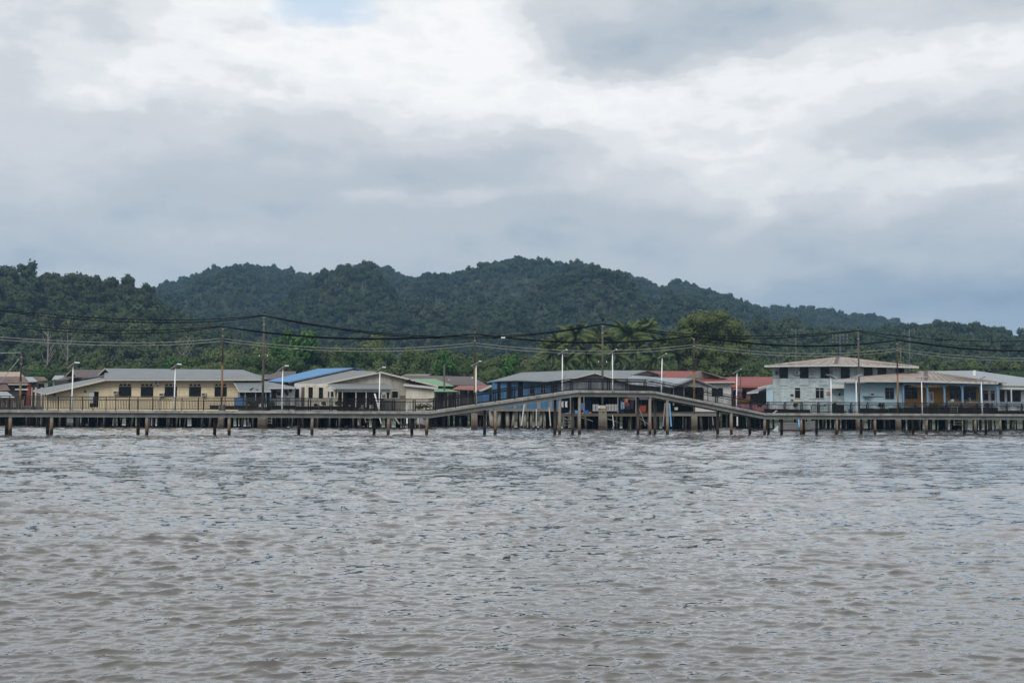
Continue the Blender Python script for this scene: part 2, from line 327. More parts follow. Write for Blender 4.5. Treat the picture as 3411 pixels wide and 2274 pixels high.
M['roof_redlight'] = roofmat('roof_faded_red', (.22, .075, .06), (.18, .06, .05), .6, 4.0)
M['roof_green'] = roofmat('roof_green_metal', (.13, .28, .145), (.11, .24, .12), .55, 4.0)
M['roof_brown'] = roofmat('roof_brown_metal', (.085, .055, .052), (.06, .045, .045), .6, 4.0)
M['roof_rust'] = roofmat('roof_rusty_metal', (.085, .05, .042), (.07, .045, .04), .65, 4.0, 'X', (.20, .085, .04), .10)
M['roof_tile'] = roofmat('roof_brown_tile', (.33, .27, .235), (.27, .215, .185), .75, 2.2, 'X', (.45, .40, .36), .06, .40)
M['roof_tan'] = roofmat('roof_tan_tile', (.42, .33, .26), (.30, .23, .19), .75, 3, 'Z', (.14, .08, .06), .05, .5)
M['blueplastic'] = plain('blue_plastic', (.03, .16, .45), .4)
M['bluepipe'] = plain('blue_pipe', (.12, .35, .62), .45)
M['redplastic'] = plain('orange_red_plastic', (.30, .045, .025), .5)
M['terracotta'] = plain('salmon_bucket', (.45, .15, .09), .6)
M['clothwhite'] = plain('white_cloth', (.62, .65, .68), .9)
M['denim'] = plain('faded_denim', (.22, .30, .40), .9)
M['clothblue'] = plain('blue_cloth', (.06, .14, .32), .9)
M['clothred'] = plain('dark_red_cloth', (.15, .03, .04), .9)
M['clothorange'] = plain('orange_cloth', (.38, .14, .06), .9)
M['clothnavy'] = plain('navy_cloth', (.02, .022, .04), .9)
M['yellowsign'] = plain('yellow_sign', (.50, .30, .02), .6)
M['signwhite'] = plain('sign_white', (.6, .6, .6), .6)
M['black'] = plain('black_thing', (.012, .012, .013), .6)
M['boatgrey'] = paint('boat_grey', (.19, .195, .20), (.10, .09, .08), .5)
M['boatred'] = plain('boat_red', (.16, .03, .025), .6)
M['tarp'] = plain('pale_tarp', (.36, .38, .40), .7)
M['bark'] = plain('bark', (.10, .085, .07), .9)
M['palebark'] = plain('pale_bark', (.26, .24, .21), .9)
M['galv'] = plain('galvanised', (.30, .32, .33), .6); M['farmetal'] = plain('far_pole_metal', (.085, .10, .11), .7); M['farinsul'] = plain('far_insulator', (.20, .22, .23), .7)
M['skirt'] = plain('shade_planks', (.022, .019, .016), .95)  # near-black planks added to deepen the shade under the house floors
M['teal'] = plain('teal_iron', (.10, .17, .19), .6)
M['forestbark'] = plain('forest_bark', (.12, .11, .095), .9)

# ------------------------------------------------------------------ hills and bank
K = 1.4503
def T_of(px): return (px - CX) / F_PX
RIDGES = [   # (first depth, ridge depth, tree height, [(x, y of the skyline in 2352-wide units)])
    (330, 640, 13.5, [(-900,640),(-300,600),(0,612),(90,622),(180,627),(250,640),(330,655),(380,690),(440,722),(520,758),(600,800),(700,860),(760,930)]),
    (620, 1500, 15.0, [(-900,720),(0,700),(250,675),(340,655),(400,640),(480,612),(560,601),(640,612),(700,625),(770,630),(800,614),(850,601),(895,608),(915,629),(990,633),(1040,636),(1080,624),(1120,608),(1160,596),(1200,591),(1250,598),(1300,605),(1360,607),(1400,613),(1440,626),(1480,641),(1515,656),(1550,641),(1600,650),(1650,671),(1700,692),(1740,712),(1800,740),(1900,790),(2000,850),(2200,930)]),
    (760, 1620, 14.0, [(1200,800),(1500,760),(1640,710),(1700,697),(1760,701),(1850,702),(1900,706),(1950,719),(2000,716),(2050,732),(2090,748),(2150,775),(2250,800),(2500,850),(3200,850)]),
    (420, 850, 12.0, [(1400,930),(1550,840),(1640,780),(1720,742),(1800,745),(1900,753),(2000,760),(2060,752),(2110,744),(2160,742),(2200,743),(2250,750),(2300,762),(2352,776),(2500,800),(3200,790)]),
]
def hill(t, y):
    "terrain height at direction t = x / y and depth y"
    x = t * y
    base = -1.2 + 3.2 * np.clip((y - 268) / 22, 0, 1) + 10 * np.clip((y - 420) / 1200, 0, 1)
    h = base + 1.2 * (fbm(x / 18, y / 18, 3, 3) - .5) * np.clip((y - 275) / 30, 0, 1)
    for li, (y0, R, th, pts) in enumerate(RIDGES):
        px = CX + t * F_PX
        yy = np.interp(px, [p[0] * K for p in pts], [p[1] * K for p in pts])
        hor = CY + F_PX * math.tan(PITCH) + (px - CX) * math.sin(ROLL)
        zr = 2.5 + (hor - yy) / F_PX * R - th
        wob = (fbm(x / 150 + li * 7, y / 330, 4, 40 + li) - .5)
        s = np.clip((y - y0) / (R - y0), 0, 1)
        g = np.clip(s, 0, 1) ** 1.15
        spur = wob * 1.5 * s * (1 - s) * 2.2
        g = np.clip(g + spur * .85, 0, 1.0)
        back = 1 - .35 * np.clip((y - R) / 500, 0, 1.6) ** 1.3
        fine = (fbm(x / 30, y / 30, 3, 60 + li) - .5) * 7 * np.clip(s * 3, 0, 1) * np.clip((1 - s) * 6, 0, 1)
        folds = (fbm(x / 75 + 9 * li, y / 130, 3, 80 + li) - .5) * .42 * np.maximum(zr, 0) * np.clip(s * 2.5, 0, 1) * np.clip((1 - s) * 3.0, 0, 1)      # gullies and shoulders
        h = np.maximum(h, np.where(zr > 0, np.minimum(zr * g * back + fine + folds, np.where(y < R, zr * y / R + 1.5, 1e6)), -5))
    return h
ts = np.linspace(-.78, .78, 300); ys = np.concatenate([np.linspace(262, 330, 18), np.geomspace(338, 2300, 190)])
TT, YY = np.meshgrid(ts, ys); HH = hill(TT, YY)
def grid_mesh(name, X, Y, Z, mat, smooth=True):
    r, c = X.shape; v = np.stack([X, Y, Z], -1).reshape(-1, 3); i = np.arange(r * c).reshape(r, c)
    f = np.stack([i[:-1, :-1], i[:-1, 1:], i[1:, 1:], i[1:, :-1]], -1).reshape(-1, 4)
    return np_mesh(name, v, f, mat, smooth)
def np_mesh(name, v, f, mat, smooth=False, tint=None):
    me = bpy.data.meshes.new(name); n = len(f); k = f.shape[1]
    me.vertices.add(len(v)); me.vertices.foreach_set('co', np.ascontiguousarray(v, dtype=np.float32).ravel())
    me.loops.add(n * k); me.loops.foreach_set('vertex_index', np.ascontiguousarray(f, dtype=np.int32).ravel())
    me.polygons.add(n); me.polygons.foreach_set('loop_start', np.arange(0, n * k, k, dtype=np.int32)); me.polygons.foreach_set('loop_total', np.full(n, k, dtype=np.int32))
    me.update(calc_edges=True); me.materials.append(mat)
    if smooth: me.polygons.foreach_set('use_smooth', np.ones(n, dtype=bool))
    if tint is not None:
        a = me.attributes.new('tint', 'FLOAT', 'FACE'); a.data.foreach_set('value', np.ascontiguousarray(tint, dtype=np.float32))
    me.validate(); return me
m, t_, b_ = mat_new('undergrowth'); n1 = tnoise(t_, .12, 6, .65)
t_.links.new(ramp2(t_, n1, [(.3, (.022, .035, .014)), (.55, (.045, .065, .022)), (.75, (.08, .085, .035))]), b_.inputs['Base Color']); b_.inputs['Roughness'].default_value = .95; M['hill'] = m
hills = bpy.data.objects.new('hills', grid_mesh('hills', TT * YY, YY, HH, M['hill'])); link(hills); tag(hills, kind='structure')

# ------------------------------------------------------------------ river
def build_river():
    H = 2.5; offs = np.concatenate([np.arange(1060, 215, -1.6)]); D = F_PX * H / offs; D = np.concatenate([D, np.arange(D[-1] + .36, 165, .36), F_PX * H / np.arange(57.5, 33, -.8)]); nc = 820; tt = np.linspace(-.60, .60, nc)
    T, Dg = np.meshgrid(tt, D); X = T * Dg; Y = Dg.copy(); Z = np.zeros_like(X)
    step = np.abs(np.gradient(D))[:, None] * np.ones_like(X)
    r = np.random.default_rng(5); n = 150
    lam = np.exp(r.uniform(np.log(.08), np.log(1.1), n)); lam[:12] = r.uniform(1.1, 3.5, 12); ang = r.normal(0, .42, n) + .12; ph = r.uniform(0, 6.28, n)
    sl = np.where(lam > 1.1, .006, np.where(lam > .45, .013, .0255))
    # gusts: patches of livelier and calmer water
    gust = .40 + 1.2 * fbm(X / 6.0 + 3, Y / 9.0, 4, 5); calm = 1 - .40 * np.clip((X - 1.0) / 22, 0, 1)
    gust *= calm
    dX = np.zeros_like(X); dY = np.zeros_like(X)
    for i in range(n):
        k = 2 * math.pi / lam[i]; kx, ky = k * math.sin(ang[i]), -k * math.cos(ang[i]); a = sl[i] / k
        cut = np.clip((lam[i] / (step[:, :1] * 1.9) - 1) / .6, 0, 1)      # rows too coarse to carry this wave leave it to the fine relief
        rows = np.where(cut[:, 0] > 0)[0]
        if len(rows) == 0: continue
        q = slice(0, rows.max() + 1)
        th = kx * X[q] + ky * Y[q] + ph[i]; A = a * gust[q] * cut[q] * (1 + 2.4 * np.clip((Dg[q] - 13) / 27, 0, 1) + 2.2 * np.clip((Dg[q] - 42) / 20, 0, 1))
        Z[q] += A * np.cos(th); sn = A * np.sin(th) * 1.15; dX[q] -= sn * kx / k; dY[q] -= sn * ky / k
    X2 = X + dX; Y2 = Y + dY
    r_, c_ = X.shape; v = np.stack([X2, Y2, Z], -1).reshape(-1, 3); i = np.arange(r_ * c_).reshape(r_, c_)
    f = np.stack([i[:-1, :-1], i[:-1, 1:], i[1:, 1:], i[1:, :-1]], -1).reshape(-1, 4)
    # the rest of the river around the worked patch
    Dn, Df = D[0], D[-1]; e = .60; W = 2400; n0 = len(v)
    ex = np.array([(-e*Dn,Dn,0),(e*Dn,Dn,0),(-e*Df,Df,0),(e*Df,Df,0),(-W,-240,0),(W,-240,0),(-W,Df,0),(W,Df,0),(-W,Dn,0),(W,Dn,0),(-W,300,-.02),(W,300,-.02),(-e*Df,300,-.02),(e*Df,300,-.02)], float)
    ef = np.array([(4,5,9,8),(8,0,2,6),(1,9,7,3),(6,2,12,10),(2,3,13,12),(3,7,11,13)]) + n0
    return np.vstack([v, ex]), np.vstack([f, ef])
m, t_, b_ = mat_new('river_water')
g = t_.nodes.new('ShaderNodeNewGeometry'); P = g.outputs['Position']
def wv(scale, stretch, detail=3, rough=.6):
    mm = mnode(t_, 'ShaderNodeMapping', {'Scale': stretch}); t_.links.new(P, mm.inputs[0]); nn = mnode(t_, 'ShaderNodeTexNoise', {'Scale': scale, 'Detail': detail, 'Roughness': rough}); t_.links.new(mm.outputs[0], nn.inputs['Vector']); return nn.outputs[0]
mud = ramp2(t_, wv(.10, (.6, 1, 1), 5), [(.3, (.078, .073, .067)), (.7, (.095, .089, .081))])
t_.links.new(mud, b_.inputs['Base Color']); b_.inputs['Roughness'].default_value = .055; b_.inputs['IOR'].default_value = 1.33; b_.inputs['Coat Weight'].default_value = 1.0; b_.inputs['Coat IOR'].default_value = 1.33; b_.inputs['Coat Roughness'].default_value = .05
sx = t_.nodes.new('ShaderNodeSeparateXYZ'); t_.links.new(P, sx.inputs[0])
def wcol(scale, stretch, detail, rough):
    mm = mnode(t_, 'ShaderNodeMapping', {'Scale': stretch}); t_.links.new(P, mm.inputs[0]); nn = mnode(t_, 'ShaderNodeTexNoise', {'Scale': scale, 'Detail': detail, 'Roughness': rough}); t_.links.new(mm.outputs[0], nn.inputs['Vector'])
    return mnode(t_, 'ShaderNodeVectorMath', {0: nn.outputs['Color'], 1: (.5, .5, .5)}, operation='SUBTRACT').outputs[0]
far = mnode(t_, 'ShaderNodeMapRange', {0: sx.outputs[1], 1: 10.0, 2: 40.0, 3: .40, 4: 1.15}).outputs[0]
gst = mnode(t_, 'ShaderNodeMapRange', {0: wv(.05, (.45, 1, 1), 4), 1: .32, 2: .68, 3: .6, 4: 1.3}).outputs[0]
right = mnode(t_, 'ShaderNodeMapRange', {0: sx.outputs[0], 1: 1.0, 2: 25.0, 3: 1.0, 4: .7}).outputs[0]
stg = mnode(t_, 'ShaderNodeMath', {0: mnode(t_, 'ShaderNodeMath', {0: far, 1: gst}, operation='MULTIPLY').outputs[0], 1: right}, operation='MULTIPLY').outputs[0]
# small chop as surface slopes: two ripple sizes, crests lying across the wind
sl1 = mnode(t_, 'ShaderNodeVectorMath', {0: wcol(1.9, (.5, 1.3, 1), 5, .64), 1: (.45, .75, 0)}, operation='MULTIPLY').outputs[0]
sl2 = mnode(t_, 'ShaderNodeVectorMath', {0: wcol(8.0, (.5, 1.3, 1), 3, .6), 1: (.5, 1.0, 0)}, operation='MULTIPLY').outputs[0]
sla = mnode(t_, 'ShaderNodeVectorMath', {0: sl1, 1: sl2}, operation='ADD').outputs[0]
sls = mnode(t_, 'ShaderNodeVectorMath', {0: sla}, operation='SCALE'); t_.links.new(stg, sls.inputs['Scale'])
b2 = mnode(t_, 'ShaderNodeVectorMath', {0: mnode(t_, 'ShaderNodeVectorMath', {0: g.outputs['Normal'], 1: sls.outputs[0]}, operation='ADD').outputs[0]}, operation='NORMALIZE')
t_.links.new(b2.outputs[0], b_.inputs['Normal']); t_.links.new(b2.outputs[0], b_.inputs['Coat Normal']); M['river'] = m
rv, rf = build_river()
river = bpy.data.objects.new('river', np_mesh('river', rv, rf, M['river'], True)); link(river); tag(river, kind='structure')

# ------------------------------------------------------------------ foliage
def leaf_cloud(lobes, n, size, seed, droop=0.0, core=.62, up=.25, asp=.6):
    "leaf clumps spread through lobes [(x,y,z,rx,ry,rz)]; returns verts, quads, tint"
    r = np.random.default_rng(seed); lb = np.array(lobes, float); wgt = lb[:, 3] * lb[:, 4] + lb[:, 4] * lb[:, 5]; wgt /= wgt.sum()
    li = r.choice(len(lb), n, p=wgt); d = r.normal(size=(n, 3)); d[:, 2] += up; d /= np.linalg.norm(d, axis=1)[:, None]
    rad = r.uniform(.72, 1.06, n)[:, None]; c = lb[li, :3] + d * lb[li, 3:6] * rad
    nn = d + r.normal(size=(n, 3)) * .55; nn[:, 2] += .35; nn /= np.linalg.norm(nn, axis=1)[:, None]
    a = np.cross(nn, r.normal(size=(n, 3))); a /= np.linalg.norm(a, axis=1)[:, None]; b = np.cross(nn, a)
    s = (size * r.uniform(.6, 1.35, n))[:, None]; a = a * s; b = b * s * asp
    v = np.stack([c - a - b * .3, c - b + a * .1 - nn * s * .12, c + a, c + b * 1.0 + a * .1 - nn * s * .12], 1).reshape(-1, 3)
    f = np.arange(n * 4).reshape(n, 4); tint = np.clip(r.normal(.45, .22, n) + (vnoise(c[:, 0] * .5 + 50, c[:, 2] * .5 + c[:, 1] * .4 + 50, seed) - .5) * .5, 0, 1)
    if core > 0:      # inner filler in one darker leaf tone that closes each lobe
        vs, fs = [], []; nb = n * 4
        for q in lb:
            k0 = nb + sum(len(z) for z in vs); ring = []
            for iz, ph in enumerate((-.9, -.3, .35, .95)):
                for ia in range(7):
                    an = ia / 7 * 6.283 + iz * .4; rr = core * r.uniform(.8, 1.1); ring.append((q[0] + q[3] * rr * math.cos(ph) * math.cos(an), q[1] + q[4] * rr * math.cos(ph) * math.sin(an), q[2] + q[5] * rr * math.sin(ph)))
            vs.append(np.array(ring))
            for iz in range(3):
                for ia in range(7): fs.append((k0 + iz * 7 + ia, k0 + iz * 7 + (ia + 1) % 7, k0 + (iz + 1) * 7 + (ia + 1) % 7, k0 + (iz + 1) * 7 + ia))
        v = np.vstack([v] + vs); f = np.vstack([f, np.array(fs)]); tint = np.concatenate([tint, np.full(len(fs), .25)])
    return v, f, tint
def lobes_round(R, Hc, z0, n, seed, flat=1.0):
    r = random.Random(seed); out = []
    for i in range(n):
        a = r.random() * 6.283; q = math.sqrt(r.random()) * R * .66; h = z0 + Hc * (r.random() ** .8) * (1 - .45 * (q / R) ** 2)
        s = R * r.uniform(.32, .55); out.append((q * math.cos(a), q * math.sin(a), h, s, s, s * .88 * flat))
    return out
M['forest'] = leafmat('forest_leaves', [(.014,.026,.012),(.026,.048,.018),(.018,.032,.013),(.040,.068,.022),(.022,.042,.018),(.055,.078,.030),(.016,.030,.014),(.032,.056,.020),(.075,.088,.045),(.020,.036,.016),(.045,.062,.024)], lo=.78, hi=1.25, patch=(.052, .070, .030))
M['mangrove'] = leafmat('mangrove_leaves', [(.062,.100,.030),(.095,.130,.042),(.045,.085,.026),(.12,.15,.06),(.07,.11,.033)])
M['bright'] = leafmat('bright_leaves', [(.05,.125,.028),(.055,.13,.03)])
M['bigtree'] = leafmat('big_tree_leaves', [(.10,.132,.044),(.10,.132,.044)])
M['palm'] = leafmat('palm_leaves', [(.070,.104,.034),(.095,.120,.042),(.078,.110,.036)])
M['pot'] = leafmat('shrub_leaves', [(.03,.06,.02),(.04,.075,.025)])
# forest prototypes live in an unlinked collection and are instanced as one mass
pc = bpy.data.collections.new('forest_kinds'); NK = 9
for k in range(NK):
    if k < 6: v, f, ti = leaf_cloud(lobes_round(4.6, 4.2, 6.0, 6 + k % 3, 100 + k), 420, .55, 200 + k, core=.8)
    elif k < 8: v, f, ti = leaf_cloud(lobes_round(3.9, 5.0, 6.0, 8, 100 + k, 1.1), 420, .52, 200 + k, core=.8)
    else: v, f, ti = leaf_cloud(lobes_round(4.6, 3.4, 9.5, 8, 100 + k, .9), 420, .52, 200 + k, core=.7)
    tb = MB(); hh = 10.5 if k == 8 else 7.5; tb.tube([(0, 0, -2), (.15, 0, hh * .5), (.1, .1, hh)], [.4, .3, .2], 5)
    if k == 8: tb.tube([(.1, 0, 7.5), (1.8, .4, 10.5)], [.16, .08], 4); tb.tube([(.1, 0, 7), (-2.0, -.5, 10.2)], [.16, .08], 4)
    me = np_mesh('forest_kind_%d' % k, v, f, M['forest'], False, ti); me2 = tb.mesh('tr', M['forestbark'])
    me.materials.append(M['forestbark'])
    import bmesh
    bm = bmesh.new(); bm.from_mesh(me); nf0 = len(bm.faces); bm.from_mesh(me2); bm.faces.ensure_lookup_table()
    for q in range(nf0, len(bm.faces)): bm.faces[q].material_index = 1
    bm.to_mesh(me); bm.free(); bpy.data.meshes.remove(me2)
    pc.objects.link(bpy.data.objects.new('forest_kind_%d' % k, me))
# where trees stand: everywhere on the slopes that can be seen from the river
EA = (HH + 9 - 2.5) / YY; run = np.maximum.accumulate(EA, axis=0); prev = np.vstack([np.full((1, EA.shape[1]), -9), run[:-1]])
def forest_points():
    r = np.random.default_rng(21); P = []
    for (ya, yb, sp, smin, smax) in [(312, 470, 6.4, .60, 1.15), (470, 700, 6.8, .7, 1.25), (700, 1050, 7.6, .75, 1.2), (1050, 1600, 8.8, .85, 1.3), (1600, 2080, 10.5, .95, 1.35)]:
        y = ya
        while y < yb:
            half = .54 * y; n = int(2 * half / sp); x = np.linspace(-half, half, n) + r.uniform(-.48, .48, n) * sp; yy = y + r.uniform(-.5, .5, n) * sp; t = x / yy
            z = hill(t, yy); it = np.clip(((t + .78) / 1.56 * 299).round().astype(int), 0, 299); iy = np.clip(np.searchsorted(ys, yy) - 1, 0, len(ys) - 1)
            vis = (z + 14 - 2.5) / yy > prev[np.maximum(iy - 1, 0), it] - .002
            s = r.uniform(smin, smax, n); k = r.integers(0, 8, n); em = r.random(n) < .03; k[em] = 8; s[em] *= .95
            s *= np.exp(r.normal(0, .15, n)); big = r.random(n) < .04; s[big] *= 1.25; s = np.clip(s, .4, 1.4)
            P.append(np.stack([x, yy, z, s, k], -1)[vis]); y += sp * .92
    return np.vstack(P)
FP = forest_points()
print('forest trees', len(FP))
me = bpy.data.meshes.new('hillside_forest'); me.vertices.add(len(FP)); me.vertices.foreach_set('co', FP[:, :3].astype(np.float32).ravel())
r = np.random.default_rng(3)
a = me.attributes.new('scl', 'FLOAT_VECTOR', 'POINT'); sv = np.stack([FP[:, 3] * r.uniform(.85, 1.2, len(FP)), FP[:, 3] * r.uniform(.85, 1.2, len(FP)), FP[:, 3] * r.uniform(.8, 1.2, len(FP))], -1); a.data.foreach_set('vector', sv.astype(np.float32).ravel())
a = me.attributes.new('rot', 'FLOAT_VECTOR', 'POINT'); rvv = np.stack([r.normal(0, .06, len(FP)), r.normal(0, .06, len(FP)), r.uniform(0, 6.28, len(FP))], -1); a.data.foreach_set('vector', rvv.astype(np.float32).ravel())
a = me.attributes.new('idx', 'INT', 'POINT'); a.data.foreach_set('value', FP[:, 4].astype(np.int32))
forest = bpy.data.objects.new('hillside_forest', me); link(forest); tag(forest, 'dense dark green rainforest covering the hills behind the village', 'forest', kind='stuff')
ng = bpy.data.node_groups.new('plant_forest', 'GeometryNodeTree')
ng.interface.new_socket('Geometry', in_out='INPUT', socket_type='NodeSocketGeometry'); ng.interface.new_socket('Geometry', in_out='OUTPUT', socket_type='NodeSocketGeometry')
gi = ng.nodes.new('NodeGroupInput'); go = ng.nodes.new('NodeGroupOutput'); ci = ng.nodes.new('GeometryNodeCollectionInfo'); ci.inputs['Collection'].default_value = pc; ci.inputs['Separate Children'].default_value = True; ci.inputs['Reset Children'].default_value = True
ip = ng.nodes.new('GeometryNodeInstanceOnPoints'); ip.inputs['Pick Instance'].default_value = True
def nattr(nm, ty):
    q = ng.nodes.new('GeometryNodeInputNamedAttribute'); q.data_type = ty; q.inputs['Name'].default_value = nm; return q.outputs['Attribute']
ng.links.new(gi.outputs[0], ip.inputs['Points']); ng.links.new(ci.outputs[0], ip.inputs['Instance']); ng.links.new(nattr('idx', 'INT'), ip.inputs['Instance Index'])
e2r = ng.nodes.new('FunctionNodeEulerToRotation'); ng.links.new(nattr('rot', 'FLOAT_VECTOR'), e2r.inputs[0]); ng.links.new(e2r.outputs[0], ip.inputs['Rotation'])
ng.links.new(nattr('scl', 'FLOAT_VECTOR'), ip.inputs['Scale']); ng.links.new(ip.outputs[0], go.inputs[0])
mo = forest.modifiers.new('planting', 'NODES'); mo.node_group = ng

# ------------------------------------------------------------------ mangrove belt: single trees behind the village
def tree_proto(name, R, Hc, z0, nl, nleaf, size, seed, mat, bark, flat=1.0, core=.6):
    v, f, ti = leaf_cloud(lobes_round(R, Hc, z0, nl, seed, flat), nleaf, size, seed + 1, core=core)
    cm = np_mesh(name + '_crown', v, f, mat, False, ti)
    tb = MB(); rr = random.Random(seed); top = z0 + Hc * .4
    tb.tube([(0, 0, -1.5), (rr.uniform(-.2, .2), 0, top * .45), (rr.uniform(-.4, .4), rr.uniform(-.3, .3), top)], [.32, .24, .10], 7)
    for i in range(5):
        an = rr.random() * 6.283; h0 = top * rr.uniform(.35, .8); q = R * rr.uniform(.4, .65)
        tb.tube([(0, 0, h0), (q * .5 * math.cos(an), q * .5 * math.sin(an), h0 + 1.2), (q * math.cos(an), q * math.sin(an), h0 + 2.6)], [.13, .09, .04], 5)
    return cm, tb.mesh(name + '_trunk', bark)
def plant_tree(name, meshes, loc, s, rz, label, group, cat='tree'):
    o = thing(name, loc, label, cat, group); o.scale = s; o.rotation_euler = (0, 0, rz)
    for nm, me in (('crown', meshes[0]), ('trunk', meshes[1])):
        c = bpy.data.objects.new(nm, me); link(c, o)
    return o
MANG = [tree_proto('mangrove', 3.9, 6.2, 5.5, 12, 3600, .23, 300 + k * 9, M['mangrove'], M['bark'], 1.0, .78) for k in range(5)]   # about 14 m tall
TOPS = [(-200,1222),(0,1218),(250,1206),(420,1212),(520,1185),(600,1165),(700,1145),(800,1126),(900,1130),(1060,1128),(1150,1133),(1250,1118),(1330,1113),(1400,1138),(1500,1152),(1600,1150),(1700,1165),(1800,1178),(2300,1185),(2480,1200),(2600,1190),(2750,1205),(2900,1192),(3100,1190),(3250,1196),(3500,1200)]
ZONES = [(a, b, 'mangrove tree ' + q) for a, b, q in [(-999,110,'behind the rusty roofs at the far left'),(110,240,'behind the brown gable, left of the first lamp'),(240,400,'behind the lean-to end of the yellow roof'),(400,580,'above the yellow roof between the first two lamps'),(580,740,'above the yellow roof between second lamp and rusty pole'),(740,877,'between the rust-yellow pole and the tall pole'),(877,1010,'above the left slope of the blue roof'),(1010,1130,'above the right half of the blue roof'),(1130,1267,'above the left slope of the cream gable'),(1267,1460,'above the right slope of the cream gable'),(1460,1581,'above the dark brown roof left of the ramp pole'),(1581,1700,'right of the ramp pole above the low red roof'),(1700,1830,'just left of the coconut palms'),(1830,2007,'hidden low behind the palms left of the bridge pole'),(2007,2230,'low behind the palms right of the bridge pole'),(2230,2480,'low behind the large round tree'),(2480,2600,'above the pink house roof'),(2600,2800,'behind left half of the two-storey roof'),(2800,2960,'behind right half of the two-storey roof'),(2960,3090,'above the peak of the veranda roof'),(3090,3250,'above the ridge of the pale grey roof'),(3250,9999,'above the right slope of the pale grey roof')]]
rr = random.Random(4)
for row, (D0, fr) in enumerate([(284, .80), (300, .93), (318, 1.03)]):
    px = -60 + row * 17
    while px < 3480:
        D = D0 + rr.uniform(-5, 5); ty = np.interp(px, [p[0] for p in TOPS], [p[1] for p in TOPS])
        ztop = at(px, ty, D)[2] * (fr + rr.uniform(-.10, .06)) ; x = X_at(px, D, 8); zg = float(hill(np.array(x / D), np.array(float(D))))
        s = max(.55, (ztop - zg) / 13.4); lab = [z[2] for z in ZONES if z[0] <= px < z[1]][0] + ', ' + ('front row', 'middle row', 'back row')[row]
        plant_tree('mangrove_tree', MANG[rr.randrange(5)], (x, D, zg), (s * rr.uniform(.8, 1.0), s * rr.uniform(.8, 1.0), s), rr.random() * 6.28, lab, 'mangrove belt behind the village')
        px += rr.uniform(60, 88) * max(.8, s)
BR = [tree_proto('leafy', 3.4, 6.5, 7.0, 10, 2300, .34, 700 + k * 5, M['bright'], M['bark'], 1.1) for k in range(2)]
for i, (px, ty, D, sx_, lab) in enumerate([(1010,1082,296,1.0,'vivid green round tree rising highest above the blue roof'),(952,1098,298,.75,'vivid green tree just left of the highest one above the blue roof'),(585,1176,282,.8,'bright green tree behind right half of the yellow house'),(1475,1166,280,.7,'bright green tree behind the thin grey pole near the green roof'),(1700,1168,283,.8,'bright green tree left of the coconut palms'),(2985,1208,285,.7,'bright green bushy tree behind the brown hipped veranda roof'),(130,1214,281,.7,'bright green tree behind the roofs at the far left')]):
    x = X_at(px, D, 8); zg = float(hill(np.array(x / D), np.array(float(D)))); s = (at(px, ty, D)[2] - zg) / 14.2
    plant_tree('leafy_tree', BR[i % 2], (x, D, zg), (s * sx_, s * sx_, s), i * 1.3, lab, None)
# pale bare-limbed trees on the left hill
def bare_tree(px, py, D, h, lab):
    x, _, zt = at(px, py, D); zg = float(hill(np.array(x / D), np.array(float(D)))); h = max(h, zt - zg); o = thing('bare_tree', (x, D, zg), lab, 'tree'); r_ = random.Random(int(px)); b = MB()
    b.tube([(x, D, zg - .5), (x + .4, D, zg + h * .5), (x + .2, D, zg + h * .8)], [.38, .28, .16], 6)
    for i in range(9):
        a = r_.uniform(0, 6.28); z0 = zg + h * r_.uniform(.4, .8); l = r_.uniform(1.6, 3.6)
        p1 = (x + math.cos(a) * l * .6, D + math.sin(a) * l * .6, z0 + l * .7); p2 = (x + math.cos(a) * l, D + math.sin(a) * l, z0 + l * 1.5)
        b.tube([(x + .25, D, z0), p1, p2], [.16, .11, .05], 5); b.tube([p1, (p1[0] + r_.uniform(-1, 1), p1[1], p1[2] + 1.6)], [.08, .03], 4)
    b.build('trunk', M['palebark'], o)
    v, f, ti = leaf_cloud([(.3, 0, h * .95, 2.6, 2.2, 1.3), (-1.2, .4, h * .85, 1.6, 1.5, .9), (1.6, -.3, h * .82, 1.5, 1.5, .8)], 160, .38, int(px), core=0)
    c = bpy.data.objects.new('crown', np_mesh('bare_crown', v, f, M['sparse'], False, ti)); link(c, o)
M['sparse'] = leafmat('sparse_leaves', [(.12, .13, .07), (.13, .13, .08)])
bare_tree(160, 1045, 400, 13, 'pale bare-limbed tree on the left slope beneath the top cable')
bare_tree(225, 1068, 395, 12, 'thinner pale bare tree just right of the other bare tree on left slope')
bare_tree(610, 1125, 340, 11, 'pale bare-limbed tree left of the rust-yellow pole above the yellow house')

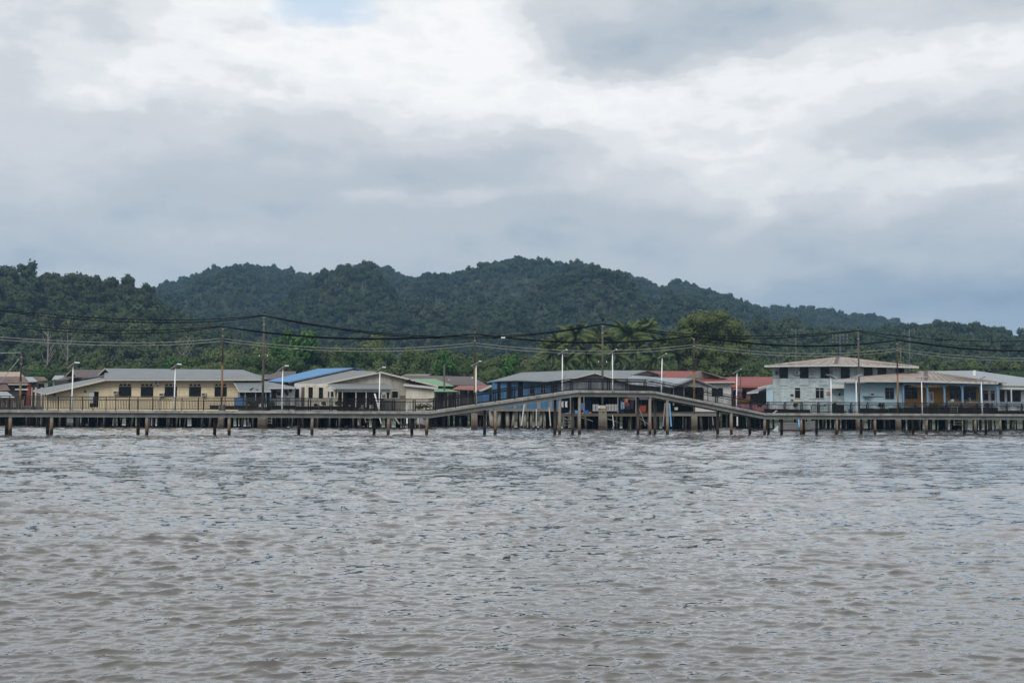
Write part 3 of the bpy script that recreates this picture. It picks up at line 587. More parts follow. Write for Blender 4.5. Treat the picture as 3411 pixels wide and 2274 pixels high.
# big broadleaf tree and palms
def big_tree():
    D = 276.0; x = X_at(2372, D, 10); zg = float(hill(np.array(x / D), np.array(D))); o = thing('broadleaf_tree', (x, D, zg), 'large rounded olive-green tree towering behind the red-roofed house', 'tree'); r_ = random.Random(8)
    spots = [(2252,1120,34),(2246,1155,28),(2494,1145,26),(2488,1180,24),(2310,1062,30),(2352,1052,28),(2295,1075,40),(2330,1065,46),(2375,1072,46),(2405,1060,36),(2440,1090,44),(2290,1120,48),(2345,1120,52),(2400,1115,50),(2455,1125,42),(2478,1120,28),(2270,1165,34),(2320,1170,48),(2375,1165,50),(2430,1165,48),(2470,1165,34),(2345,1205,46),(2400,1205,48),(2445,1205,36),(2300,1205,34),(2380,1240,42),(2335,1240,34),(2425,1238,30)]
    lob = []
    for (px, py, rp) in spots:
        for q in range(2):
            p = at(px + r_.uniform(-8, 8), py + r_.uniform(-8, 8), D + (-3.2 if q == 0 else 2.5) + r_.uniform(-1.5, 1.5)); s = rp / 13.8 * r_.uniform(.74, .98); lob.append((p[0] - x, p[1] - D, p[2] - zg, s, s, s * .78))
    v, f, ti = leaf_cloud(lob, 17000, .24, 77, core=.72)
    c = bpy.data.objects.new('crown', np_mesh('broadleaf_crown', v, f, M['bigtree'], False, ti)); link(c, o)
    b = MB(); b.tube([(x, D, zg - .5), (x + .3, D, zg + 5), (x - .2, D, zg + 11)], [.7, .55, .3], 9)
    for l in lob[::3]: b.tube([(x, D, zg + 5 + r_.uniform(-1, 3)), (x + l[0] * .5, D + l[1] * .5, zg + 5 + (l[2] - 5) * .55), (x + l[0], D + l[1], zg + l[2])], [.24, .16, .06], 5)
    b.build('trunk', M['bark'], o)
big_tree()
def palm_mesh(seed, nfr=24, Lf=5.0):
    r_ = random.Random(seed); vs, fs, ti = [], [], []
    for i in range(nfr):
        a = i * 2.399 + r_.uniform(-.2, .2); u = i / nfr; e0 = math.radians(86 - 112 * u + r_.uniform(-16, 16)); Lq = Lf * r_.uniform(.8, 1.05) * (.75 + .25 * math.sin(math.pi * min(1, u * 1.3)))
        n = 13; bend = r_.uniform(.75, 1.45); p = np.zeros(3); e = e0; dh = np.array((math.cos(a), math.sin(a), 0)); tn = r_.uniform(.25, .75) if u < .8 else r_.uniform(.8, 1.0); side0 = np.array((-math.sin(a), math.cos(a), 0)); pts = []
        for k in range(n + 1):
            pts.append(p.copy()); d = dh * math.cos(e) + np.array((0, 0, math.sin(e))); p = p + d * Lq / n; e -= math.radians(2.6 + 7.5 * (k / n)) * bend
        for k in range(n):
            d = pts[k + 1] - pts[k]; d /= np.linalg.norm(d); upv = np.cross(side0, d); b0 = len(vs); q = side0 * .045
            vs += [pts[k] - q, pts[k] + q, pts[k + 1] + q, pts[k + 1] - q]; fs.append((b0, b0 + 1, b0 + 2, b0 + 3)); ti.append(.8)
            if k < 1: continue
            for h in (0., .5):
                base = pts[k] + (pts[k + 1] - pts[k]) * h
                for s in (-1, 1):
                    ll = Lq * .235 * math.sin(math.pi * (.12 + .83 * (k + h) / n)) * r_.uniform(.85, 1.1); td = side0 * s * .75 + d * .55 - np.array((0, 0, .75 + .5 * u)) ; td /= np.linalg.norm(td)
                    wv_ = d * .15; b0 = len(vs); mid = base + td * ll * .5 - np.array((0, 0, .02)); tip = base + td * ll - np.array((0, 0, ll * .18))
                    vs += [base - wv_, mid - wv_ * .9, tip, mid + wv_ * .9]; fs.append((b0, b0 + 1, b0 + 2, b0 + 3)); ti.append(min(1, max(0, tn + r_.uniform(-.15, .15))))
    return np_mesh('palm_crown', np.array(vs), np.array(fs), M['palm'], False, np.array(ti))
PALMS = [palm_mesh(5, 34, 6.0), palm_mesh(9, 32, 6.5), palm_mesh(14, 36, 5.8)]
for i, (px, py, D, s, lab) in enumerate([
    (1918,1118,277,1.0,'tall coconut palm just left of the grey bridge pole'),(1996,1130,281,.92,'coconut palm directly behind the grey bridge pole'),(1840,1172,275,1.0,'lower coconut palm at the left edge of the palm clump'),
    (1885,1205,273,.95,'short coconut palm behind left end of the grey blue-house roof'),(2098,1118,276,1.05,'tall coconut palm right of the grey bridge pole with yellowing fronds'),(2144,1100,282,.95,'tallest coconut palm, rightmost of the high palm crowns'),
    (2050,1180,274,1.0,'mid-height coconut palm behind the second bridge lamp'),(2185,1195,273,.95,'low coconut palm behind the third bridge lamp'),(2262,1172,279,1.05,'coconut palm half hidden by the large round tree'),(1955,1190,274,.95,'mid-height coconut palm between the first bridge lamp and the grey pole'),
    (1870,1150,284,.95,'coconut palm behind and left of the first bridge lamp'),(2030,1150,284,.95,'coconut palm just right of the grey bridge pole, behind the others'),(2120,1165,274,.9,'mid-height coconut palm under the tallest palm crown'),(2215,1150,283,.9,'coconut palm between the tallest palm and the large round tree')]):
    x, _, zc = at(px, py, D); zg = float(hill(np.array(x / D), np.array(float(D)))); o = thing('coconut_palm', (x, D, zg), lab, 'palm tree', 'coconut palms behind the blue house')
    b = MB(); h = zc - zg; lean = random.uniform(-.8, .8); b.tube([(x + lean, D, zg - .4), (x + lean * .6, D, zg + h * .35), (x + lean * .15, D, zg + h * .75), (x, D, zg + h)], [.24, .17, .15, .13], 8); b.build('trunk', M['bark'], o, True)
    c = bpy.data.objects.new('crown', PALMS[i % 3]); link(c, o); c.location = (0, 0, h); c.scale = (s, s, s); c.rotation_euler = (0, 0, i * 1.1)

# ------------------------------------------------------------------ concrete walkway with the hump bridge
_ax, _ay = X_at(239, 102.7, 2.3), 102.7; _bx, _by = X_at(3272, 129.3, 2.3), 129.3
MS = (_by - _ay) / (_bx - _ax); YA = _ay - MS * _ax
SN = math.sqrt(1 + MS * MS); UD = np.array((1 / SN, MS / SN, 0)); ND = np.array((-MS / SN, 1 / SN, 0)); P0 = np.array((0, YA, 0)); WW = 2.5
def s_of(px, off=0.0, z=2.3):
    "distance along the walkway's near edge (moved off metres to the far side) seen at pixel column px"
    D = 115.0; base = P0 + ND * off
    for _ in range(12):
        x = X_at(px, D, z); s = (x - base[0]) / UD[0]; D = base[1] + s * UD[1]
    return s
ZP = [(s_of(-260), 2.24), (s_of(1432), 2.24), (s_of(1915, 0, 4.4), 4.43), (s_of(1932, 0, 4.4), 4.47), (s_of(2163, 0, 4.4), 4.47), (s_of(2182, 0, 4.4), 4.43), (s_of(2550), 2.24), (s_of(3660), 2.24)]
def zdeck(s): return float(np.interp(s, [p[0] for p in ZP], [p[1] for p in ZP]))
def wp(s, off, dz=0.0): p = P0 + UD * s + ND * off; return (p[0], p[1], zdeck(s) + dz)
S0, S1 = ZP[0][0], ZP[-1][0]
walk = thing('concrete_walkway', tuple(P0), 'long grey concrete walkway on piles with humped bridge and dark railings', 'walkway')
cuts = sorted({round(p[0], 3) for p in ZP} | {round(S0 + i * 4.0, 3) for i in range(1, int((S1 - S0) / 4.0))})
cuts = [c for i, c in enumerate(cuts) if i == 0 or c - cuts[i - 1] > .25 or any(abs(c - p[0]) < .01 for p in ZP)]
def run_prism(b, s0, s1, o0, o1, d0, d1):
    b.hexa([wp(s0, o0, d0), wp(s1, o0, d0), wp(s1, o1, d0), wp(s0, o1, d0)], [wp(s0, o0, d1), wp(s1, o0, d1), wp(s1, o1, d1), wp(s0, o1, d1)])
seg = []
for a, b_ in zip(cuts[:-1], cuts[1:]):
    if seg and (b_ - a) < 1.4 and abs((zdeck(b_) - zdeck(a)) / (b_ - a)) < .16 and len(seg[-1]) < 3: seg[-1].append(b_)
    else: seg.append([a, b_])
rj = random.Random(3)
for q in seg:
    b = MB(); e = .010; jz = rj.uniform(-.012, .012)
    for i in range(len(q) - 1): run_prism(b, q[i] + (e if i == 0 else 0), q[i + 1] - (e if i == len(q) - 2 else 0), -.16, WW + .16, -.24 + jz, jz)
    b.build('deck_slab', M['concrete'], walk)
    for o0, o1 in ((.14, .46), (WW - .46, WW - .14)):
        b = MB()
        for i in range(len(q) - 1): run_prism(b, q[i], q[i + 1], o0, o1, -.64, -.255)
        b.build('edge_beam', M['beam'], walk)
NEAR = [34,172,489,763,1040,1294,1422,1649,1864,1930,2165,2223,2436,2547,2668,2787,2914,3086,3248,3331]
FAR = [22,159,461,715,995,1246,1372,1614,1849,1907,2125,2182,2391,2497,2559,2604,2677,2720,2869,3042,3212,3283]
def pile(px, off, mat):
    s = s_of(px, off, 1.0); p = wp(s, off, -.645); q = P0 + UD * s + ND * off; r = .155; dx = rj.uniform(-.04, .04)
    b = MB(); b.tube([(q[0] + dx, q[1], -1.6), (q[0] + dx * .5, q[1], .6), (p[0], p[1], p[2])], [r * 1.02, r, r * .98], 12)
    o = b.build('pile', mat, walk, True)
    return s
for px in NEAR: pile(px, .30, M['pile'])
for px in FAR: pile(px, WW - .30, M['pile_far_shaded'])
for px in (34, 172, 489, 763, 1040, 1294, 1422, 1649, 1864, 1930, 2165, 2223, 2436, 2547, 2668, 2787, 2914, 3086, 3248, 3331):      # cross heads that carry the beams
    s = s_of(px, .18, 1.0); b = MB(); run_prism(b, s - .17, s + .17, .465, WW - .465, -.64, -.30); b.build('cross_beam', M['beam'], walk)
# railings on both edges: panels of rails and bars, each with its own curved post
def railing(off, inward, mat, s0, s1, step, bars=.135):
    n = int(round((s1 - s0) / step)); st = (s1 - s0) / n
    for i in range(n):
        a, e = s0 + i * st, s0 + (i + 1) * st; b = MB()
        ks = [a] + [p[0] for p in ZP if a < p[0] < e] + [e]
        for k in range(len(ks) - 1):
            for h, wd in ((1.20, .060), (1.06, .04), (.93, .060), (.12, .060)):
                o = off + (inward * .14 if h > 1.1 else (inward * .08 if h > 1.0 else 0)); b.bar(wp(ks[k], o, h), wp(ks[k + 1], o, h), wd, wd)
        nb = int(st / bars)
        for k in range(1, nb):
            s = a + k * st / nb; p0 = wp(s, off, .12); p1 = wp(s, off, .93); b.bar(p0, p1, .026, .026)
        pn = b.build('railing_panel', mat, walk)
        b = MB(); b.tube([wp(a, off, 0), wp(a, off, .93), wp(a, off + inward * .05, 1.06), wp(a, off + inward * .14, 1.22)], [.050, .050, .045, .04], 6); b.build('post', mat, pn)
railing(.02, 1, M['railing'], s_of(890), S1 - .5, 2.0)
railing(WW - .02, -1, M['railing'], S0 + .5, S1 - .5, 2.05)
railing(.02, 1, M['railing_worn'], S0 + .5, s_of(890), 1.95)

# ------------------------------------------------------------------ solar street lamps on the walkway's far edge
def lamp(px, tilt, yaw, lean, label):
    off = WW - .25; s = s_of(px, off, 2.6); p = wp(s, off, 0); o = thing('solar_street_lamp', p, label, 'street lamp', 'solar street lamps along the walkway')
    H = 3.95; b = MB(); b.tube([(0, 0, 0), (lean * .3, 0, H * .3), (lean, 0, H)], [.075, .062, .05], 10)
    def bl(bb, nm, mt, sm=False): q = bpy.data.objects.new(nm, bb.mesh(nm, mt, (0, 0, 0), sm)); link(q, o); return q
    bl(b, 'pole', M['lampwhite'], True)
    b = MB(); b.box(-.14, .14, -.14, .14, .0, .035); bl(b, 'base_plate', M['galv'])
    b = MB(); b.tube([(lean * .3, 0, H * .3 - .06), (lean * .3, 0, H * .3 + .06)], .085, 10); bl(b, 'collar', M['galv'])
    R3 = Matrix.Rotation(yaw, 3, 'Z') @ Matrix.Rotation(tilt, 3, 'Y')
    def pl(hx0, hx1, hy0, hy1, z0, z1):
        b = MB(); b.box(hx0, hx1, hy0, hy1, z0, z1); b.v = [tuple(R3 @ Vector(v) + Vector((lean, 0, H + .12))) for v in b.v]; return b
    bl(pl(-.50, .50, -.32, .32, -.02, .02), 'panel_frame', M['solarback']); bl(pl(-.48, .48, -.30, .30, .024, .034), 'solar_panel', M['solar'])
    bl(pl(.505, .53, -.33, .33, -.05, .06), 'light_bar', M['lampwhite'])
    b = MB(); b.tube([(lean, 0, H - .05), (lean, 0, H + .11)], .035, 8); bl(b, 'bracket', M['galv'])
A30 = math.radians(-30)
for px, ti, yw, ln, lab in [
    (239, A30, -.35, .02, 'white solar lamp in front of the yellow house lean-to, leftmost of all lamps'), (580, A30, -.35, .03, 'white solar lamp in front of the yellow house between its arched windows'),
    (939, A30, -.35, .02, 'white solar lamp in front of the blue roof left of the cream house'), (1263, A30, -.35, .03, 'white solar lamp below the gable of the cream house'),
    (1585, A30, -.35, .0, 'white solar lamp on the rising ramp beside a rusty pole'), (1873, A30, -.30, 0, 'white solar lamp at the left end of the bridge top'),
    (2041, A30, -.30, -.03, 'white solar lamp just right of the grey pole on the bridge top'), (2203, A30, -.30, .10, 'white solar lamp at the right end of the bridge top, slightly leaning'),
    (2453, A30, -.30, .08, 'white solar lamp on the descending ramp in front of the pink house'), (2769, math.radians(24), .5, 0, 'white solar lamp whose panel slopes down to the right, before the pale blue house'),
    (2853, math.radians(-26), .2, .0, 'white solar lamp close beside a dark pole before the pale blue house'), (3072, math.radians(-10), .3, -.02, 'white solar lamp in front of the arched veranda with a flat-lying panel'),
    (3272, math.radians(-26), .1, -.06, 'rightmost white solar lamp at the right end of the veranda')]:
    lamp(px, ti, yw, ln, lab)

# ------------------------------------------------------------------ utility poles and cables
def upole(px, ytop, D, rad, kind, label, pier=None, caps=True):
    zt = Z_at(px, ytop, D); x = X_at(px, D, zt * .5); o = thing('utility_pole', (x, D, 0), label, 'utility pole', 'utility poles along the walkway'); zt = Z_at(px, ytop, D)
    if kind == 'rust':
        zs = zt * .62; b = MB(); b.tube([(x, D, 1.2), (x, D, zs)], [rad, rad * .9], 10); b.build('lower_shaft', M['rustpole'], o, True)
        b = MB(); b.tube([(x, D, zs + .01), (x, D, zt)], [rad * .82, rad * .72], 10); b.build('upper_shaft', M['darkpole'], o, True)
        b = MB(); b.tube([(x, D, zs - .1), (x, D, zs + .16)], rad * 1.12, 10); b.build('collar', M['darkpole'], o)
    else:
        b = MB(); b.tube([(x, D, 1.2), (x, D, zt * .55), (x, D, zt)], [rad, rad * .9, rad * .75], 10); b.build('shaft', M['greypole'], o, True)
        b = MB(); zc = zt * .62; b.bar((x - .55, D - rad, zc), (x + .55, D - rad, zc), .08, .10); b.build('crossarm', M['darkpole'], o)
        for sx in (-.5, .5): b = MB(); b.tube([(x + sx, D - rad, zc + .05), (x + sx, D - rad, zc + .25)], [.05, .03], 6); b.build('insulator', M['lampwhite'], o)
    b = MB(); b.tube([(x, D, zt), (x, D, zt + .18)], [rad * 1.0, rad * .5], 8); b.build('cap', M['black'], o)
    for zz in (zt - .55, zt - 1.4): b = MB(); b.tube([(x, D, zz - .06), (x, D, zz + .06)], rad * 1.05, 10); b.build('band', M['galv'], o)
    if pier:
        wd, zp = pier; b = MB(); b.hexa([(x - wd * .55, D - wd * .5, -1.5), (x + wd * .55, D - wd * .5, -1.5), (x + wd * .55, D + wd * .5, -1.5), (x - wd * .55, D + wd * .5, -1.5)], [(x - wd * .5, D - wd * .48, zp), (x + wd * .5, D - wd * .48, zp), (x + wd * .5, D + wd * .48, zp), (x - wd * .5, D + wd * .48, zp)]); b.build('pier', M['pier'], o)
    return o, x, zt
PB = {}
PB['p1'] = upole(740, 1081, 138, .125, 'rust', 'rust-yellow steel utility pole in front of the yellow house', (.6, 2.9))
PB['p2'] = upole(877, 1043, 140, .16, 'grey', 'tall grey-brown utility pole at the right end of the yellow house', (.95, 2.2))
PB['p3'] = upole(1581, 1097, 142, .125, 'rust', 'rusty utility pole behind the rising ramp beside a white lamp', (.75, 2.0))
PB['p4'] = upole(2007, 1072, 144, .145, 'grey', 'tall grey utility pole standing behind the bridge top', (.95, 3.0))
PB['p5'] = upole(2312, 1116, 147, .13, 'rust', 'rust-yellow utility pole in front of the large round tree', (.7, 2.0))
PB['p6'] = upole(2861, 1093, 151, .135, 'grey', 'tall dark utility pole in front of the pale blue two-storey house', (.75, 2.2))
PB['p7'] = upole(2990, 1131, 154, .125, 'rust', 'rusty utility pole left of the arched veranda', (.6, 2.2))
PB['p0'] = upole(68, 1176, 150, .13, 'rust', 'short rusty utility pole with diagonal brace at the far left', None)
o, x, zt = PB['p0']
b = MB(); p = at(64, 1195, 150); q = at(-30, 1310, 149); b.tube([p, q], .05, 8); b.build('brace', M['galv'], o)
b = MB(); p = at(70, 1174, 149.7); q = at(-40, 1177, 149.7); b.tube([p, q], .04, 8); b.build('arm', M['galv'], o)
def cable(pts, rad, mat, label, n=2, sep=.16, name='overhead_cable', group='overhead cables'):
    "pts: (px, py, D) along one span; n strands run side by side"
    cp = [np.array(at(*p)) for p in pts]; o = thing(name, tuple(cp[0]), label, 'cable', group)
    # quadratic/Lagrange-smooth curve through the points
    tt = np.cumsum([0] + [float(np.linalg.norm(cp[i + 1] - cp[i])) for i in range(len(cp) - 1)]); tt /= tt[-1]; deg = min(3, len(cp) - 1); A = np.array(cp)
    if len(cp) <= 3: fx = [np.polyfit(tt, A[:, k], deg) for k in range(3)]; ev = lambda u: np.array([np.polyval(fx[k], u) for k in range(3)])
    else:
        fx = [np.polyfit(tt, A[:, k], deg) for k in range(3)]
        def ev(u):
            p = np.array([np.polyval(fx[k], u) for k in range(3)]); e0 = A[0] - np.array([np.polyval(fx[k], 0) for k in range(3)]); e1 = A[-1] - np.array([np.polyval(fx[k], 1) for k in range(3)]); return p + e0 * (1 - u) + e1 * u
    for s in range(n):
        sg = sep * s; b = MB(); b.tube([ev(u) - np.array((0, 0, sg * math.sin(math.pi * u) ** .6 * 1.0 + .0)) + np.array((0, sg, 0)) for u in np.linspace(0, 1, 26)], rad, 5); b.build('strand', mat, o, True)
DK = dict(rad=.058, mat=M['cable'], n=2, sep=.34)
cable([(-40, 1029, 138), (250, 1052, 139), (500, 1067, 139.5), (700, 1061, 140), (877, 1050, 139.8)], label='black cable pair running left from the tall pole at the yellow house', **DK)
cable([(-40, 1077, 137), (200, 1094, 137.5), (430, 1102, 138), (600, 1095, 138), (740, 1086, 137.8)], label='black cable pair running left from the rust-yellow pole', **DK)
cable([(740, 1087, 137.8), (900, 1107, 139), (1130, 1125, 140), (1300, 1127, 141), (1440, 1121, 141.5), (1581, 1112, 141.8)], label='black cable sagging from rust-yellow pole to the pole beside the ramp', rad=.068, mat=M['cable'], n=2, sep=.12)
cable([(877, 1050, 139.8), (1000, 1070, 140), (1200, 1100, 141), (1400, 1117, 142), (1640, 1123, 143), (1720, 1112, 143), (1870, 1095, 143.5), (2007, 1078, 143.8)], label='long black cable pair from tall pole by yellow house to the bridge pole', rad=.068, mat=M['cable'], n=2, sep=.20)
cable([(1581, 1112, 141.8), (1690, 1124, 142.5), (1830, 1135, 144), (2000, 1141, 145), (2170, 1132, 146), (2312, 1118, 146.8)], label='black cable sagging across the palms to the pole before the large tree', rad=.068, mat=M['cable'], n=2, sep=.10)
cable([(2007, 1078, 143.8), (2150, 1097, 145), (2312, 1114, 147), (2480, 1119, 148.5), (2600, 1118, 149.5), (2750, 1109, 150.3), (2861, 1101, 150.8)], label='black cable pair from the bridge pole to the dark pole at the pale blue house', rad=.060, mat=M['cable'], n=2, sep=.30)
cable([(2312, 1120, 146.8), (2480, 1140, 149), (2660, 1151, 151), (2820, 1148, 153), (2990, 1133, 153.8)], label='black cable from pole before the large tree to the rusty pole by veranda', rad=.068, mat=M['cable'], n=2, sep=.10)
cable([(2861, 1101, 150.8), (3080, 1127, 154), (3250, 1136, 156), (3460, 1134, 158)], label='upper black cable leaving to the right from the dark pole', rad=.058, mat=M['cable'], n=1)
cable([(2861, 1104, 150.8), (3100, 1144, 154), (3280, 1153, 156), (3460, 1146, 158)], label='second black cable leaving to the right just below the upper one', rad=.045, mat=M['cable'], n=1)
cable([(2990, 1133, 153.8), (3150, 1153, 156), (3300, 1165, 158), (3460, 1166, 160)], label='lowest black cable leaving to the right from the rusty pole', rad=.068, mat=M['cable'], n=2, sep=.10)
WK = dict(rad=.030, mat=M['wire'], n=2, sep=.03, name='overhead_wire', group='thin grey wires below the cables')
for dy, nm in ((0, 'upper'), (9, 'lower')):
    kw = dict(WK); kw['n'] = 1
    cable([(-40, 1120 + dy, 138), (250, 1137 + dy, 138), (500, 1141 + dy, 138), (740, 1127 + dy, 138)], label=nm + ' thin grey wire left of the rust-yellow pole', **kw)
    cable([(740, 1127 + dy, 138), (950, 1149 + dy, 140), (1180, 1162 + dy, 141), (1400, 1155 + dy, 142), (1581, 1141 + dy, 142)], label=nm + ' thin grey wire between rust-yellow pole and ramp pole', **kw)
    cable([(1581, 1142 + dy, 142), (1750, 1158 + dy, 143), (1950, 1169 + dy, 145), (2130, 1163 + dy, 146), (2312, 1147 + dy, 147)], label=nm + ' thin grey wire crossing in front of the palms', **kw)
    cable([(2312, 1147 + dy, 147), (2480, 1166 + dy, 149), (2650, 1177 + dy, 151), (2830, 1174 + dy, 153), (2990, 1160 + dy, 154)], label=nm + ' thin grey wire crossing above the pale blue house', **kw)
    cable([(2990, 1160 + dy, 154), (3150, 1180 + dy, 156), (3300, 1190 + dy, 158), (3460, 1193 + dy, 160)], label=nm + ' thin grey wire leaving to the right of the rusty pole', **kw)
b = MB(); p = at(1676, 1123, 142.6); b.box(p[0] - .25, p[0] + .25, p[1] - .1, p[1] + .1, p[2] - .12, p[2] + .04); b.solo('cable_joint', M['lampwhite'], 'small white splice box hanging on the long black cable', 'cable joint')
b = MB(); b.tube([at(1588, 1115, 142), at(1610, 1180, 145), at(1630, 1266, 150)], .02, 5); b.solo('guy_wire', M['wire'], 'thin guy wire slanting down from the ramp pole to the blue house', 'wire')
def thin_pole(px, y0, y1, D, r, mat, label, arms=(), cat='pole'):
    p, q = at(px, y0, D), at(px, y1, D); o = thing('thin_pole', (q[0], D, min(q[2], 0)), label, cat); b = MB(); b.tube([(p[0], D, p[2]), (q[0], D, q[2]), (q[0], D, -1)], r, 8); b.build('shaft', mat, o, True)
    for (dz, wd, k) in arms:
        b = MB(); b.bar((p[0] - wd, D, p[2] - dz), (p[0] + wd, D, p[2] - dz), .12, .12); a = b.build('crossarm', M['farmetal'], o)
        for i in range(k): xx = p[0] - wd + 2 * wd * i / (k - 1); b = MB(); b.tube([(xx, D, p[2] - dz + .06), (xx, D, p[2] - dz + .5)], [.10, .06], 6); b.build('insulator', M['farinsul'], a)
thin_pole(1480, 1213, 1352, 164, .13, M['greypole'], 'thin grey pole standing in front of the green roof')
thin_pole(2467, 1245, 1350, 168, .07, M['darkpole'], 'thin brown pole beside the pink house wall')
thin_pole(3091, 1213, 1240, 190, .12, M['greypole'], 'stub of a grey pole behind the hipped veranda roof')
thin_pole(2651, 1096, 1215, 300, .12, M['farmetal'], 'far grey power pole behind left end of the two-storey roof', ((.3, 2.2, 5), (1.6, 1.0, 2)))
thin_pole(2798, 1116, 1200, 285, .12, M['farmetal'], 'far power pole with three insulator rows behind the two-storey roof peak', ((.2, 1.8, 5), (1.0, 1.8, 5), (1.9, 1.8, 5)))
thin_pole(3029, 1100, 1200, 300, .14, M['farmetal'], 'far pale power pole on the slope right of the rusty pole', ((.2, 1.3, 3), (1.1, 1.3, 3)))
thin_pole(3000, 1158, 1200, 330, .10, M['rustpole'], 'far thin orange pole on the slope near the rusty pole', ((.3, .8, 2),))

LW = dict(rad=.045, mat=M['cable'], n=1, name='village_wire', group='dark service wires above the roofs')
cable([(3050, 1222, 185), (3250, 1229, 188), (3460, 1224, 192)], label='upper dark service wire above the pale grey roof at the right', **LW)
cable([(3050, 1226, 185), (3250, 1234, 188), (3460, 1230, 192)], label='lower dark service wire above the pale grey roof at the right', **LW)
cable([(2470, 1234, 175), (2530, 1243, 172), (2575, 1250, 170)], label='dark service wires between pink house and two-storey house', **LW)
cable([(480, 1222, 176), (600, 1213, 178), (695, 1196, 180)], label='thin service wire rising over the yellow roof from the left', **LW)
cable([(695, 1196, 180), (800, 1214, 178), (930, 1232, 176)], label='thin service wire descending right over the yellow roof', **LW)
cable([(1310, 1218, 180), (1450, 1236, 178), (1575, 1216, 160)], label='dark service wire drooping over the brown and green roofs', **LW)
cable([(72, 1230, 155), (140, 1237, 165), (240, 1236, 176)], label='dark service wire right of the braced pole at the far left', **LW)

